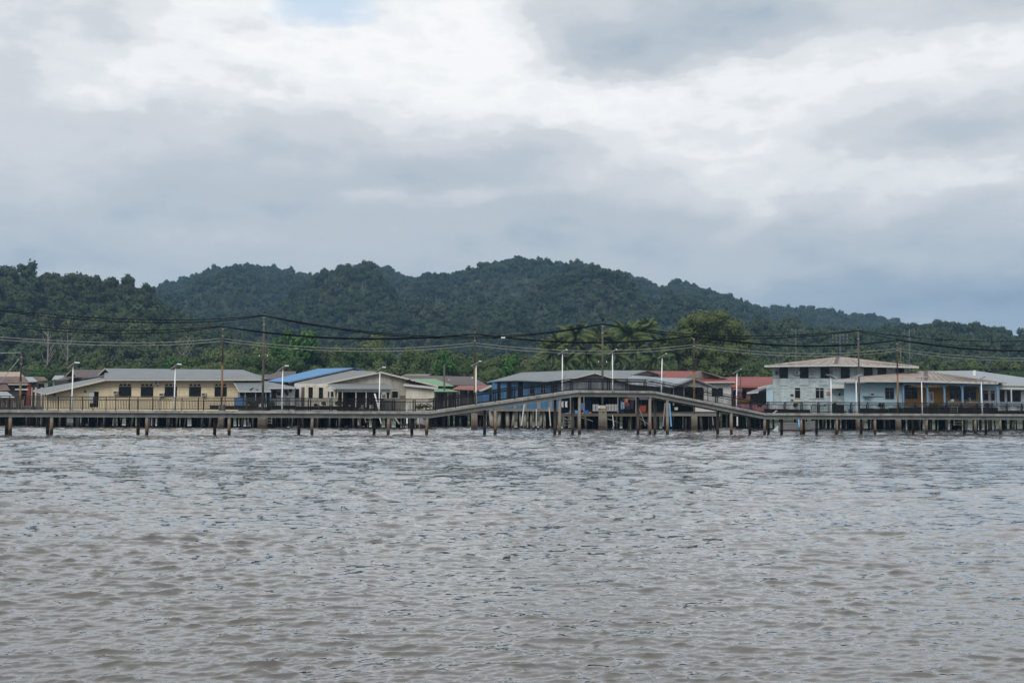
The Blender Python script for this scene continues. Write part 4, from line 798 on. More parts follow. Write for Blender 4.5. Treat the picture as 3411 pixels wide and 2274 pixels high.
# ------------------------------------------------------------------ houses on stilts
_cyl = {}
def skbox(b, x0, x1, y0, y1, z0, z1, ref, SK):
    a, c = SK * (y0 - ref), SK * (y1 - ref); b.hexa([(x0 + a, y0, z0), (x1 + a, y0, z0), (x1 + c, y1, z0), (x0 + c, y1, z0)], [(x0 + a, y0, z1), (x1 + a, y0, z1), (x1 + c, y1, z1), (x0 + c, y1, z1)]); return b
class House:
    def __init__(s, name, label, px, D, cat='house'):
        s.o = thing(name, (X_at(px, D, 0), D, 0), label, cat); s.D = D; s.org = ORG[s.o]; s.SK = float(s.org[0] / D)      # the side walls run back from the river like this
    def slab(s, name, pts, mat, th=.10, parent=None):
        "sheet through (px,py,D) points, th thick downwards"
        b = MB(); b.prism([at(*p) for p in pts], (0, 0, -th)); return b.build(name, mat, parent or s.o)
    def board(s, p, q, mat, ht=.26, wd=.05, name='fascia', dz=-.10):
        a, c = np.array(at(*p)), np.array(at(*q)); a[2] += dz; c[2] += dz; b = MB(); b.bar(a, c, wd, ht); return b.build(name, mat, s.o)
    def bx(s, name, px0, px1, py0, py1, D0, D1, mat, parent=None):
        x0, x1 = X_at(px0, D0, 3), X_at(px1, D0, 3); pm = (px0 + px1) / 2; z1, z0 = Z_at(pm, py0, D0), Z_at(pm, py1, D0)
        b = MB(); b.box(x0, x1, D0, D1, z0, z1); return b.build(name, mat, parent or s.o)
    def post(s, px, py0, py1, D, r, mat, name='post'):
        p, q = at(px, py0, D), at(px, py1, D); b = MB(); b.box(p[0] - r, p[0] + r, D - r, D + r, q[2], p[2]); return b.build(name, mat, s.o)
    def win(s, x0, x1, z0, z1, D, cols=2, tr=.3, fm='frame_dark', pane='glass', fw=.05, rec=.0):
        b = MB(); y0, y1 = D - .06 + rec, D + .05 + rec
        b.box(x0 - fw, x0, y0, y1, z0 - fw, z1 + fw); b.box(x1, x1 + fw, y0, y1, z0 - fw, z1 + fw); b.box(x0 + .001, x1 - .001, y0 + .003, y1, z1, z1 + fw); b.box(x0 - fw * .6, x1 + fw * .6, y0 - .05, y1 - .004, z0 - fw * 1.5, z0)
        zt = z1 - (z1 - z0) * tr if tr else z1; mw = .025
        if tr: b.box(x0, x1, y0 + .03, y1 - .01, zt - mw, zt + mw)
        for i in range(1, cols): xm = x0 + (x1 - x0) * i / cols; b.box(xm - mw, xm + mw, y0 + .032, y1 - .012, z0, z1)
        w_ = b.build('window', M[fm], s.o)
        for i in range(cols):
            a, c = x0 + (x1 - x0) * i / cols + mw, x0 + (x1 - x0) * (i + 1) / cols - mw
            for (e, f) in ([(z0, zt - mw), (zt + mw, z1)] if tr else [(z0, z1)]):
                p = MB(); p.box(a, c, D + .0 + rec, D + .02 + rec, e, f); p.build('pane', M[pane], w_)
        return w_
    def wall(s, px0, px1, top, zb, D, depth, mat, wins=(), lap=.21, side=None, name='wall', closed=True):
        "lapped-board front wall with openings, plain side and back walls; top: py or [(px,py),...]"
        x0, x1 = X_at(px0, D, 4), X_at(px1, D, 4)
        if not isinstance(top, (list, tuple)): top = [(px0, top), (px1, top)]
        tx = [X_at(p[0], D, 5) for p in top]; tz = [Z_at(p[0], p[1], D) for p in top]; zt = lambda x: float(np.interp(x, tx, tz)); zmax = max(tz)
        flat = lap > 1
        if flat and max(tz) - min(tz) > .12: lap = .12
        ops = []
        for wq in wins:
            a, c, e, f = wq[:4]; pm = (a + c) / 2; ops.append((X_at(a, D, 4), X_at(c, D, 4), Z_at(pm, f, D), Z_at(pm, e, D)))
        zs = sorted({zb, zmax} | {zb + i * lap for i in range(1, int((zmax - zb) / lap) + 1)} | {z for o in ops for z in o[2:4] if zb < z < zmax}); b = MB()
        zs = [z for i, z in enumerate(zs) if i == 0 or z - zs[i - 1] > 1e-3]
        xs_s = np.linspace(x0, x1, 140)
        for z0, z1 in zip(zs[:-1], zs[1:]):
            ok = xs_s[[zt(x) >= z1 - .02 for x in xs_s]]
            if len(ok) < 2: continue
            spans = [(float(ok[0]), float(ok[-1]))]
            for o in ops:
                if o[2] < (z0 + z1) / 2 < o[3]:
                    ns = []
                    for (a, c) in spans:
                        if o[0] > a + .01: ns.append((a, min(c, o[0])))
                        if o[1] < c - .01: ns.append((max(a, o[1]), c))
                    spans = [q for q in ns if q[1] > q[0] + .01]
            jut = .004 if flat else .028
            for (a, c) in spans:
                b.hexa([(a, D - jut, z0), (c, D - jut, z0), (c, D + .10, z0), (a, D + .10, z0)], [(a, D - .004, z1), (c, D - .004, z1), (c, D + .10, z1), (a, D + .10, z1)])
        o_ = b.build(name, M[mat], s.o)
        if closed:
            b = MB(); zl, zr = zt(x0) - .05, zt(x1) - .05; y0, y1 = D + .11, D + depth
            skbox(b, x0, x0 + .1, y0, y1, zb, zl, D, s.SK); skbox(b, x1 - .1, x1, y0, y1, zb, zr, D, s.SK); skbox(b, x0 + .1, x1 - .1, y1 - .1, y1, zb, min(zl, zr), D, s.SK); b.build('side_wall', M[side or mat], s.o)
        for wq, o in zip(wins, ops):
            kw = wq[4] if len(wq) > 4 else {}
            if kw is not None: s.win(o[0] + .04, o[1] - .04, o[2] + .05, o[3] - .04, D, **kw)
        return o_
    def platform(s, px0, px1, z, D0, D1, mat='darkwood', th=.28):
        x0, x1 = X_at(px0, D0, z), X_at(px1, D0, z); b = MB(); skbox(b, x0, x1, D0, D1, z - .08, z, D0, s.SK); s.pl = b.build('platform', M[mat], s.o)
        for y in np.linspace(D0 + .12, D1 - .12, 4): b = MB(); skbox(b, x0 + .02, x1 - .02, y - .09, y + .09, z - th - .08, z - .085, D0, s.SK); b.build('bearer', M[mat], s.o)
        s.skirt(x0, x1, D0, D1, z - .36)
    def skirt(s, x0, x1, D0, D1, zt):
        "uneven dark planks added under the floor to make its shade read black"
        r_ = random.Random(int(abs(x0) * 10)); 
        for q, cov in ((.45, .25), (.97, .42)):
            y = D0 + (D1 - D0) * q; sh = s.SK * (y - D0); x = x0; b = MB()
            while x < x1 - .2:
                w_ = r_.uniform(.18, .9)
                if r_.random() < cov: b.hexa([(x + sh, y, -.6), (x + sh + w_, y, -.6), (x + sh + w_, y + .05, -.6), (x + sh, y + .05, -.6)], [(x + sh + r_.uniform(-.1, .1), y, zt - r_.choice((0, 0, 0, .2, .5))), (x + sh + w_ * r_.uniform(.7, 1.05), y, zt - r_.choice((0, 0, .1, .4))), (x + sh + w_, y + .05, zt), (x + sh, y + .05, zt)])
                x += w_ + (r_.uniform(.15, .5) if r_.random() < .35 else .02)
            if b.v: b.build('shade_skirting', M['skirt'], s.o)
    def stilts(s, px0, px1, D0, D1, rows, gap, ztop, mat='stilt', r=.11, seed=1, xs=None):
        r_ = random.Random(seed); key = (mat, round(ztop, 2), r)
        if key not in _cyl: b = MB(); b.tube([(0, 0, -1.5), (0, 0, ztop)], [r * 1.05, r], 8); _cyl[key] = b.mesh('stilt', M[mat], (0, 0, 0), True)
        for q in range(rows):
            D = D0 + (D1 - D0) * q / max(1, rows - 1); a, c = X_at(px0, D0, 1), X_at(px1, D0, 1); n = max(2, int((c - a) / (gap * 1.35))) if xs is None else len(xs)
            for i in range(n):
                x = (a + s.SK * (D - D0) + (c - a) * (i + .5) / n + r_.uniform(-.48, .48) * gap) if xs is None else X_at(xs[i], D, 1)
                o = bpy.data.objects.new('stilt', _cyl[key]); link(o, s.o); o.location = (x - s.org[0], D + r_.uniform(-.4, .4) * (rows > 1) - s.org[1], -s.org[2]); o.rotation_euler = (r_.gauss(0, .03), r_.gauss(0, .045), 0); k = r_.uniform(.6, 1.45); o.scale = (k, k, 1)
    def ac(s, px, py, D, wd=.62, ht=.42, round_=False):
        p = at(px, py, D); b = MB(); b.box(p[0] - wd / 2, p[0] + wd / 2, D - .38, D - .032, p[2] - ht / 2, p[2] + ht / 2); a = b.build('air_conditioner', M['ac'], s.o)
        b = MB()
        if round_: b.prism([(p[0] - .08 + .16 * math.cos(i * .5236), D - .39, p[2] + .16 * math.sin(i * .5236)) for i in range(12)], (0, .008, 0))
        else: b.box(p[0] - wd * .38, p[0] + wd * .38, D - .39, D - .382, p[2] - ht * .33, p[2] + ht * .33)
        b.build('grille', M['acgrill'], a)
        b = MB(); b.bar((p[0], D - .03, p[2] - ht / 2 - .3), (p[0], D - .36, p[2] - ht / 2 - .03), .04, .04); b.build('bracket', M['galv'], a)

# --- yellow house at the left
h = House('stilt_house', 'long yellow board house with grey metal roof and triple-arched windows', 450, 150)
ww = [(396, 437), (469, 510), (549, 589), (630, 669), (715, 755)]
h.wall(147, 795, [(147, 1306), (354, 1262), (795, 1262)], 2.1, 150, 12.5, 'yellow', [(a, c, 1288, 1318.5, dict(cols=2, tr=0, fm='frame_dark')) for a, c in ww] + [(296, 329, 1304, 1356, None), (177, 187, 1308, 1320, dict(cols=1, tr=0, fm='frame_white'))])
for a, c in ww:      # the row of three small arches above each window
    x0, x1 = X_at(a, 150, 5), X_at(c, 150, 5); zb = Z_at((a + c) / 2, 1287, 150); r_ = (x1 - x0) / 6
    for i in range(3):
        cx = x0 + r_ * (2 * i + 1); b = MB(); b.prism([(cx + r_ * math.cos(t), 149.93, zb + (.05 + 1.25 * r_ * math.sin(t))) for t in np.linspace(0, math.pi, 11)], (0, .045, 0)); fr = b.build('arch_window', M['fasciacream'], h.o)
        b = MB(); b.prism([(cx + r_ * .82 * math.cos(t), 149.92, zb + (.07 + 1.06 * r_ * math.sin(t))) for t in np.linspace(0, math.pi, 11)], (0, .008, 0)); b.build('pane', M['glass'], fr)
x0, x1 = X_at(296, 150, 3), X_at(329, 150, 3); z1, z0 = Z_at(312, 1304, 150), 2.12
b = MB(); b.box(x0, x1, 150.25, 150.3, z0, z1); b.build('doorway', M['dark'], h.o)
b = MB(); b.box(x0 + .05, x0 + (x1 - x0) * .52, 149.9, 149.95, z0 + .9, z1 - .05); b.build('shutter', M['white'], h.o)
h.bx('vent_cover', 278, 286, 1299, 1307, 149.93, 149.97, M['brownwood'])
for q in ((387, 1307, .55, .42, False), (540, 1314, .62, .42, False), (680.5, 1313, .55, .42, False), (525, 1276, .70, .42, True)): h.ac(q[0], q[1], 150, q[2], q[3], q[4])
R_ = M['roof_grey']
h.slab('roof', [(346, 1261, 149.0), (871, 1261, 149.0), (809, 1231, 156.2), (350.6, 1226.5, 156.2)], R_)
h.slab('roof_hip', [(871.5, 1261, 149.0), (896, 1261, 163.5), (809.5, 1231, 156.2)], R_)
h.slab('roof_back', [(350.6, 1226.3, 156.25), (809, 1230.8, 156.25), (880, 1260, 163.4), (380, 1258, 163.4)], R_)
h.slab('lean_to_roof', [(376, 1248.5, 155.5), (352, 1262, 149.0), (150, 1308.5, 149.0), (110, 1298, 155.5)], R_)
h.board((351, 1262.5, 148.97), (152, 1309.5, 148.97), M['fasciacream'], .24); h.board((352, 1262.5, 148.97), (871, 1262, 148.97), M['fasciacream'], .20)
h.board((110, 1299, 155.5), (150, 1309, 148.97), M['fasciacream'], .20)
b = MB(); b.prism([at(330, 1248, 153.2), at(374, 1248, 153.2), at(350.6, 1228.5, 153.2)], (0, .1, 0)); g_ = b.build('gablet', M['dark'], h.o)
h.board((327, 1249.5, 153.1), (350.6, 1227, 153.1), M['fasciacream'], .16, dz=0); h.board((375, 1249.5, 153.1), (350.6, 1227, 153.1), M['fasciacream'], .16, dz=0)
h.slab('gablet_roof', [(327, 1249, 153.05), (350.6, 1226.6, 153.05), (352, 1226.6, 156), (340, 1249, 156)], R_, .06); h.slab('gablet_roof', [(350.6, 1226.6, 153.05), (375.5, 1249, 153.05), (378, 1249, 156), (352, 1226.6, 156)], R_, .06)
h.slab('porch_roof', [(776, 1268.5, 149.9), (886, 1268.5, 149.9), (903, 1302, 146.2), (796.5, 1302, 146.2)], R_, .07)
h.board((796, 1302.5, 146.17), (903, 1302.5, 146.17), M['fascia'], .16, dz=-.05); h.board((776, 1269, 149.88), (796, 1302.5, 146.17), M['fascia'], .14, dz=-.05)
h.slab('porch_roof', [(878, 1268.5, 152.5), (983, 1288, 152.5), (981, 1291, 147.2), (896, 1291, 147.2)], R_, .07)
h.board((896, 1291.5, 147.17), (982, 1291.5, 147.17), M['fascia'], .15, dz=-.05)
h.wall(796, 905, 1300, 2.1, 149.2, 3.0, 'brownwood', [(797, 833, 1305, 1320, dict(cols=2, tr=0, fm='bluewall' if False else 'frame_grey')), (858, 884, 1306, 1322, dict(cols=2, tr=0, fm='frame_grey'))], .25)
h.wall(903, 981, 1292, 2.1, 148.6, 3.0, 'white', [(906, 921, 1300, 1326, dict(cols=2, tr=0, fm='frame_grey')), (964, 972, 1295, 1305, dict(cols=1, tr=0, fm='frame_grey'))], 9)
h.bx('low_wall', 780, 818, 1324, 1353, 146.3, 146.45, M['bluewall'])
for px in (798, 817, 852, 886, 901): h.post(px, 1302, 1356, 146.4, .05, M['colblue'])
b = MB()
h.platform(100, 985, 2.1, 145.6, 162.5); h.stilts(104, 985, 146, 162, 6, 1.05, 1.75, seed=2)
# --- bright blue roof behind
h = House('stilt_house', 'house with bright blue metal roof between yellow and cream houses', 1060, 168)
h.slab('roof', [(888, 1268.5, 176), (960, 1271.5, 166), (1176, 1224.5, 166), (1060, 1227.4, 176)], M['roof_blue'], .08)
h.slab('roof_back', [(1177, 1224.5, 166), (1216, 1234, 166), (1160, 1240, 176), (1061, 1227.4, 176)], M['roof_blue'], .08)
h.board((960, 1272.5, 165.95), (1176, 1225.5, 165.95), M['frame_grey'], .14, dz=-.06)
h.wall(962, 1214, [(962, 1273), (1176, 1227), (1214, 1236)], 2.3, 167, 9, 'greywood', [(1052, 1060, 1248, 1250, None)], .3)
h.bx('eave_wall', 905, 962, 1272, 1330, 168, 175, M['darkwood'])
h.platform(900, 1220, 2.3, 166.5, 177); h.stilts(900, 1220, 167, 176, 2, 1.6, 1.95, seed=3)
# --- cream gabled house
h = House('stilt_house', 'weathered cream gabled house with porch and grey sheet roof', 1230, 153)
G2 = M['roof_grey2']
h.slab('roof', [(982, 1275.5, 161), (1071, 1277.5, 152.6), (1267.5, 1237.3, 152.6), (1174, 1233, 161)], G2, .08)
h.slab('roof', [(1268.3, 1237.3, 152.6), (1460, 1284.5, 152.6), (1400, 1283, 161), (1175, 1233, 161)], G2, .08)
h.board((1070, 1278, 152.55), (1267.5, 1238, 152.55), M['fasciacream'], .22, dz=-.06); h.board((1460, 1285, 152.55), (1268, 1238, 152.55), M['fasciacream'], .22, dz=-.06); h.board((982, 1276, 161), (1071, 1278, 152.55), M['fasciacream'], .18, dz=-.06)
h.wall(1082, 1352, [(1082, 1277), (1267.5, 1241), (1352, 1261)], 2.2, 153.2, 8, 'cream_stained', [(1305, 1327, 1302, 1326, dict(cols=1, tr=0, fm='frame_white'))], 9)
h.wall(1352, 1446, [(1352, 1283), (1446, 1296)], 2.0, 152.4, 8, 'cream', [], .24)
h.board((1344, 1280, 152.0), (1459, 1292, 152.0), M['fascia'], .30, .25, dz=-.05); h.slab('wing_roof', [(1342, 1276, 153.2), (1344, 1279, 151.9), (1460, 1291, 151.9), (1456, 1285, 153.2)], M['darkwood'], .06)
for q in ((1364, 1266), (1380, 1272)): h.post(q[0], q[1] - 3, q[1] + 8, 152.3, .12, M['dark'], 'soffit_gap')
h.wall(1015, 1092, 1279, 2.2, 151.6, 6, 'cream', [(1027.5, 1041.5, 1289, 1323, dict(cols=2, tr=.3, fm='frame_dark')), (1062, 1075.5, 1290.5, 1323.5, dict(cols=2, tr=.3, fm='frame_dark'))], .22)
h.wall(980, 1015, 1278, 2.2, 152.6, 6, 'white', [(982, 996, 1295, 1323, dict(cols=2, tr=0, fm='frame_dark')), (1003, 1014, 1288, 1352, None)], 9)
h.bx('door', 1003.5, 1013.5, 1289, 1352, 152.55, 152.62, M['brownwood'])
h.slab('porch_roof', [(1077.5, 1277, 152.9), (1279, 1276, 152.9), (1322, 1294, 148.6), (1117, 1294, 148.6)], G2, .07)
h.board((1117, 1294.6, 148.57), (1322, 1294.6, 148.57), M['frame_grey'], .14, dz=-.04); h.board((1077.5, 1278, 152.85), (1117, 1295, 148.57), M['fascia'], .2, dz=-.04)
h.bx('porch_beam', 1122, 1302, 1297.5, 1305, 148.9, 149.05, M['cream'])
h.wall(1091, 1123, [(1091, 1283), (1123, 1297)], 2.2, 149.4, 3, 'cream', [(1091.5, 1098, 1303, 1323, dict(cols=1, tr=0, fm='frame_white')), (1101, 1112, 1303, 1323, dict(cols=1, tr=0, fm='frame_white')), (1116, 1122, 1304, 1323, dict(cols=1, tr=0, fm='frame_white'))], .22)
for px in (1125, 1141, 1186, 1220): h.post(px, 1304, 1356, 149.0, .055, M['fasciacream'])
h.bx('porch_wall', 1140, 1270, 1300, 1356, 152.6, 152.7, M['brownwood']); h.bx('dark_window', 1200, 1216, 1306, 1322, 152.54, 152.59, M['glass']); h.bx('dark_doorway', 1155, 1178, 1304, 1356, 152.5, 152.57, M['dark'])
h.bx('louvre_panel', 1271, 1285, 1304, 1324, 148.95, 149.02, M['white']); h.bx('louvre', 1272.5, 1283.5, 1315, 1322, 148.9, 148.945, M['acgrill']); h.bx('louvre', 1272.5, 1283.5, 1311.5, 1312.5, 148.9, 148.945, M['acgrill'])
h.bx('end_wall', 1270, 1300, 1303, 1328, 149.1, 149.25, M['cream']); h.bx('door_gap', 1288, 1296, 1306, 1327, 149.03, 149.09, M['glass']); h.bx('sill_board', 1280, 1352, 1327, 1331, 148.8, 149.3, M['fasciacream'])
h.bx('hatch', 1331, 1350, 1317, 1328, 152.3, 152.38, M['brownwood'])
h.platform(985, 1446, 2.05, 148.2, 161); h.stilts(985, 1440, 148.6, 160.5, 6, 1.1, 1.7, seed=5)
# --- green roof and brown roofs behind
h = House('stilt_house', 'dark shack with pale green metal roofs in two tiers', 1440, 166)
h.slab('roof', [(1375, 1261, 172), (1449, 1261, 172), (1513, 1285, 166), (1398, 1285, 166)], M['roof_green'], .07); h.slab('lower_roof', [(1446, 1293.5, 166), (1488, 1293.5, 166), (1528, 1303, 163), (1440, 1303, 163)], M['roof_green'], .07)
h.slab('roof_back', [(1449.5, 1261, 172), (1375, 1261, 172.05), (1385, 1280, 178), (1500, 1284, 178)], M['roof_green'], .07)
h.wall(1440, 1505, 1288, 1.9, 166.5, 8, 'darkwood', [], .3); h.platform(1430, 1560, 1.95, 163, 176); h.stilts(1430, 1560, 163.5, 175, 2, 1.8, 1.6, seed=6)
for px in (1448, 1492, 1522): h.post(px, 1303, 1357, 163.3, .05, M['greywood'])
h = House('stilt_house', 'long low house with dark brown roof behind the green roof', 1500, 190)
h.slab('roof', [(1330, 1281, 188), (1622, 1282, 186), (1575, 1254, 196), (1345, 1249, 196)], M['roof_brown'], .1); h.slab('roof_back', [(1345, 1249, 196.05), (1575, 1254, 196.05), (1620, 1278, 204), (1330, 1275, 204)], M['roof_brown'], .1)
h.slab('lower_roof', [(1352, 1246, 200), (1437, 1245.5, 200), (1420, 1252, 196.5), (1335, 1253, 196.5)], M['roof_grey2'], .08)
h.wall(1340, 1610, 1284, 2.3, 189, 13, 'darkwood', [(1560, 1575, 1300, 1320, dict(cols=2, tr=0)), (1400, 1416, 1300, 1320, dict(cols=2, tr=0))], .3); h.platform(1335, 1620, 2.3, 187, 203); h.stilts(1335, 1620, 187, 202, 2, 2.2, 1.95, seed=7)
h.bx('roof_box', 1493, 1498, 1263, 1267, 191, 191.3, M['white']); h.bx('meter_box', 1570, 1574.5, 1255, 1259.5, 191, 191.3, M['white'])
h = House('stilt_house', 'low house with faded red metal roof and white bargeboard left of blue house', 1560, 172)
h.slab('roof', [(1503, 1296, 170), (1600, 1299, 168), (1636, 1282, 170), (1530, 1284, 175)], M['roof_redlight'], .08); h.board((1597, 1300.5, 167.9), (1638, 1282, 167.9), M['fascia'], .3)
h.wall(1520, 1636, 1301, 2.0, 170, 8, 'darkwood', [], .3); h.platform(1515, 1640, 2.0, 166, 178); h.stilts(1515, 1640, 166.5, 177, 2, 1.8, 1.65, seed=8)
for px in (1530, 1560, 1590): h.post(px, 1300, 1355, 167, .05, M['greywood'])
# --- brown and rusty roofs left
h = House('stilt_house', 'house with dark brown gabled roof rising behind the yellow house lean-to', 280, 180)
h.slab('roof', [(222, 1257, 178), (372, 1254, 178), (349, 1231, 184), (237, 1231.5, 184)], M['roof_brown'], .1); h.slab('roof_hip', [(175, 1268, 182), (290, 1258, 177), (345, 1252, 177), (222, 1254, 184)], M['roof_brown'], .08)
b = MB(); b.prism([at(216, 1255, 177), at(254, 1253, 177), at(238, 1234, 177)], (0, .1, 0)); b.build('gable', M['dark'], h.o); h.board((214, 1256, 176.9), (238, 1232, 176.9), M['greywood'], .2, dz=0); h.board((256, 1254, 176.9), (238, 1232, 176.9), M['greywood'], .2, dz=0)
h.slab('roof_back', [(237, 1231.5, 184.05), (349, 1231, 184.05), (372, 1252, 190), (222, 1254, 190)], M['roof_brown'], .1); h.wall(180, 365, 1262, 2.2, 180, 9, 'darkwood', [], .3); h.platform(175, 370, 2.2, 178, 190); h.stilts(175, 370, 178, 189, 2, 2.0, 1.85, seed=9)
h = House('shed', 'small shed roof of pale blue sheets left of the brown gable', 195, 196)
h.slab('roof', [(172, 1264, 195), (208, 1262, 195), (214, 1250, 199), (183, 1250, 199)], M['roof_pale'], .08); h.wall(175, 212, 1264, 2.2, 195.5, 4, 'greywood', [], .3); h.platform(170, 216, 2.2, 195, 200); h.stilts(170, 216, 195, 199.5, 2, 2, 1.85, seed=10)
h = House('stilt_house', 'house with dark brown roof seen between yellow house and blue roof', 930, 186)
h.slab('roof', [(836, 1262, 184), (990, 1262, 184), (985, 1236, 192), (925, 1237, 192), (905, 1246, 189), (836, 1247, 189)], M['roof_brown'], .1); h.wall(845, 985, 1263, 2.3, 185, 10, 'darkwood', [], .3); h.board((838, 1249, 188.9), (895, 1249, 188.9), M['fascia'], .2)
h.platform(840, 990, 2.3, 184, 196); h.stilts(840, 990, 184, 195, 2, 2.2, 1.95, seed=11)
h = House('stilt_house', 'shabby house with rusty brown roofs and red post at the far left', 60, 162)
h.slab('roof', [(-80, 1274, 160), (92, 1275, 160), (160, 1266, 163), (146, 1254, 168), (-80, 1254, 168)], M['roof_rust'], .1); h.slab('patch_sheet', [(97, 1272, 159.9), (126, 1270.5, 160.6), (108, 1254.7, 167), (83, 1255.5, 167)], M['roof_pale'], .04)
h.slab('porch_roof', [(-80, 1300, 157), (34, 1299, 157), (22, 1279, 160), (-80, 1279, 160)], M['roof_rust'], .07)
h.wall(-70, 158, 1276, 2.1, 161.5, 9, 'greywood', [(45, 90, 1285, 1297, dict(cols=3, tr=0, fm='frame_white')), (128, 146, 1277, 1297, dict(cols=1, tr=0, fm='frame_dark')), (60, 90, 1311, 1350, None)], .3)
h.bx('doorway', 62, 90, 1312, 1350, 161.7, 161.8, M['dark']); h.post(98, 1277, 1350, 160.5, .24, M['redpaint'], 'red_post'); h.bx('awning_board', 48, 92, 1294, 1299, 160.2, 161.2, M['fascia'])
for px in (106, 120, 139): h.post(px, 1290, 1352, 160.6, .10, M['fasciacream'])
h.bx('eave_board', 24, 92, 1278.5, 1281.5, 160.0, 160.1, M['fascia']); h.platform(-80, 162, 2.1, 152, 171); h.stilts(-80, 150, 152.5, 170, 5, 1.2, 1.75, seed=12)
h.slab('white_awning', [(-80, 1321, 153.5), (48, 1321, 153.5), (24, 1304, 156.5), (-80, 1303, 156.5)], M['roof_pale'], .06); h.board((-80, 1322, 153.45), (48, 1322, 153.45), M['lampwhite'], .12, dz=0)
for px in (8, 24, 45): h.post(px, 1322, 1356, 153.8, .06, M['greywood'])
for i, (px, w_, t_) in enumerate(((12, 8, 1340), (22, 5, 1349), (38, 6, 1327), (48, 9, 1340), (62, 5, 1332), (76, 8, 1330))): h.bx('deck_board', px - w_ / 2, px + w_ / 2, t_, 1356, 152.2, 152.26, M['greywood' if i % 2 else 'brownwood'])
h = House('stilt_house', 'house with tan tiled roof behind the rusty roofs at the far left', 20, 184)
h.slab('roof', [(-90, 1256, 182), (82, 1255, 182), (66, 1238, 188), (-90, 1238, 188)], M['roof_tan'], .12); h.wall(-80, 74, 1258, 2.2, 183, 9, 'greywood', [], .3); h.platform(-85, 80, 2.2, 182, 193); h.stilts(-85, 80, 182, 192, 2, 2, 1.85, seed=13)
# --- blue house beside the bridge
h = House('stilt_house', 'deep blue board house with wide grey roofs behind the bridge', 1850, 154)
h.slab('roof', [(1620, 1272.5, 153), (1658, 1268, 152.2), (1722, 1266, 151.8), (1817, 1269.5, 151.6), (1872, 1265, 151.6), (1896, 1234, 160), (1738, 1240, 160)], R_, .09)
h.slab('roof', [(1897, 1234, 160), (1738, 1240, 160.02), (1640, 1268, 168), (1990, 1268, 168)], R_, .09)
h.slab('roof', [(1870, 1268, 151.6), (1981.5, 1239.5, 151.4), (1990, 1234, 160), (1896, 1233.8, 160)], R_, .09)
h.slab('roof', [(1982, 1239.5, 151.4), (2098, 1274, 151.4), (2098, 1262, 160), (1990, 1234, 160)], R_, .09)
h.board((1868, 1270, 151.35), (1981.5, 1240.5, 151.35), M['fasciacream'], .16, dz=-.05); h.board((2100, 1275.5, 151.35), (1982, 1240.5, 151.35), M['fasciacream'], .16, dz=-.05)
h.wall(1870, 2096, [(1870, 1270), (1981.5, 1243), (2096, 1274)], 4.2, 152, 6, 'greyclad', [], 9, name='gable_wall')
h.wall(1639, 1870, [(1639, 1270), (1722, 1267), (1870, 1271)], 2.6, 152.6, 10, 'bluewall', [(1656, 1667, 1274, 1332, dict(cols=1, tr=.3)), (1688, 1705, 1272, 1330, dict(cols=2, tr=.35, fm='frame_dark')), (1725, 1742, 1270, 1345, None), (1763, 1780, 1285, 1312, dict(cols=2, tr=.35, fm='frame_grey')), (1801, 1818, 1285, 1312, dict(cols=2, tr=.35, fm='frame_grey')), (1838, 1859, 1280, 1312, dict(cols=2, tr=.35, fm='frame_grey'))], 9)
h.bx('doorway', 1725.5, 1741.5, 1271, 1345, 152.75, 152.82, M['dark'])
for i, px in enumerate((1646, 1672, 1700, 1716, 1732, 1750, 1772, 1795, 1812, 1834)): h.bx('wall_panel', px - 6, px + 6, 1336, 1362, 152.5, 152.56, M['greywood' if i % 2 else 'bluewall'])
h.wall(1591, 1640, 1306, 2.3, 156, 5, 'bluewall', [(1630, 1639, 1312, 1352, None)], 9); h.bx('dark_doorway', 1630, 1638, 1312, 1352, 156.2, 156.26, M['dark'])
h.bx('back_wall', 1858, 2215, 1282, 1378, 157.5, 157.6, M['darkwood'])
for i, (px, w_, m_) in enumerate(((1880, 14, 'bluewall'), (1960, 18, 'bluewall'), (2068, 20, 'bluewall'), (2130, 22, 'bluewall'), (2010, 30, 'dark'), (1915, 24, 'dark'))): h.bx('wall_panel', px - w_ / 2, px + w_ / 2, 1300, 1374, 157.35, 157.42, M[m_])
h.platform(1630, 1862, 2.62, 151.2, 166, 'greywood'); h.platform(1866, 2215, 2.02, 149.6, 160, 'brownwood')
h.stilts(1640, 1810, 152, 152, 1, 1, 2.25, 'stilt_conc', .2, 14, xs=[1639, 1661, 1692, 1707, 1735, 1749, 1769, 1800, 1816]); h.stilts(1635, 1860, 154, 165, 4, 1.3, 2.25, seed=15); h.stilts(1868, 2215, 150, 159.5, 6, .95, 1.65, seed=16)
for a, c, e, f in ((1862, 1378, 1905, 1408), (1932, 1388, 1975, 1402), (2016, 1388, 2050, 1377), (2018, 1392, 2060, 1406), (2120, 1385, 2160, 1412)): b = MB(); b.bar(at(a, c, 149.8), at(e, f, 149.8), .06, .09); b.build('brace', M['greywood'], h.o)
for px in (1868, 1900, 1945, 2058, 2118): h.post(px, 1300, 1376, 150, .06, M['greywood'])
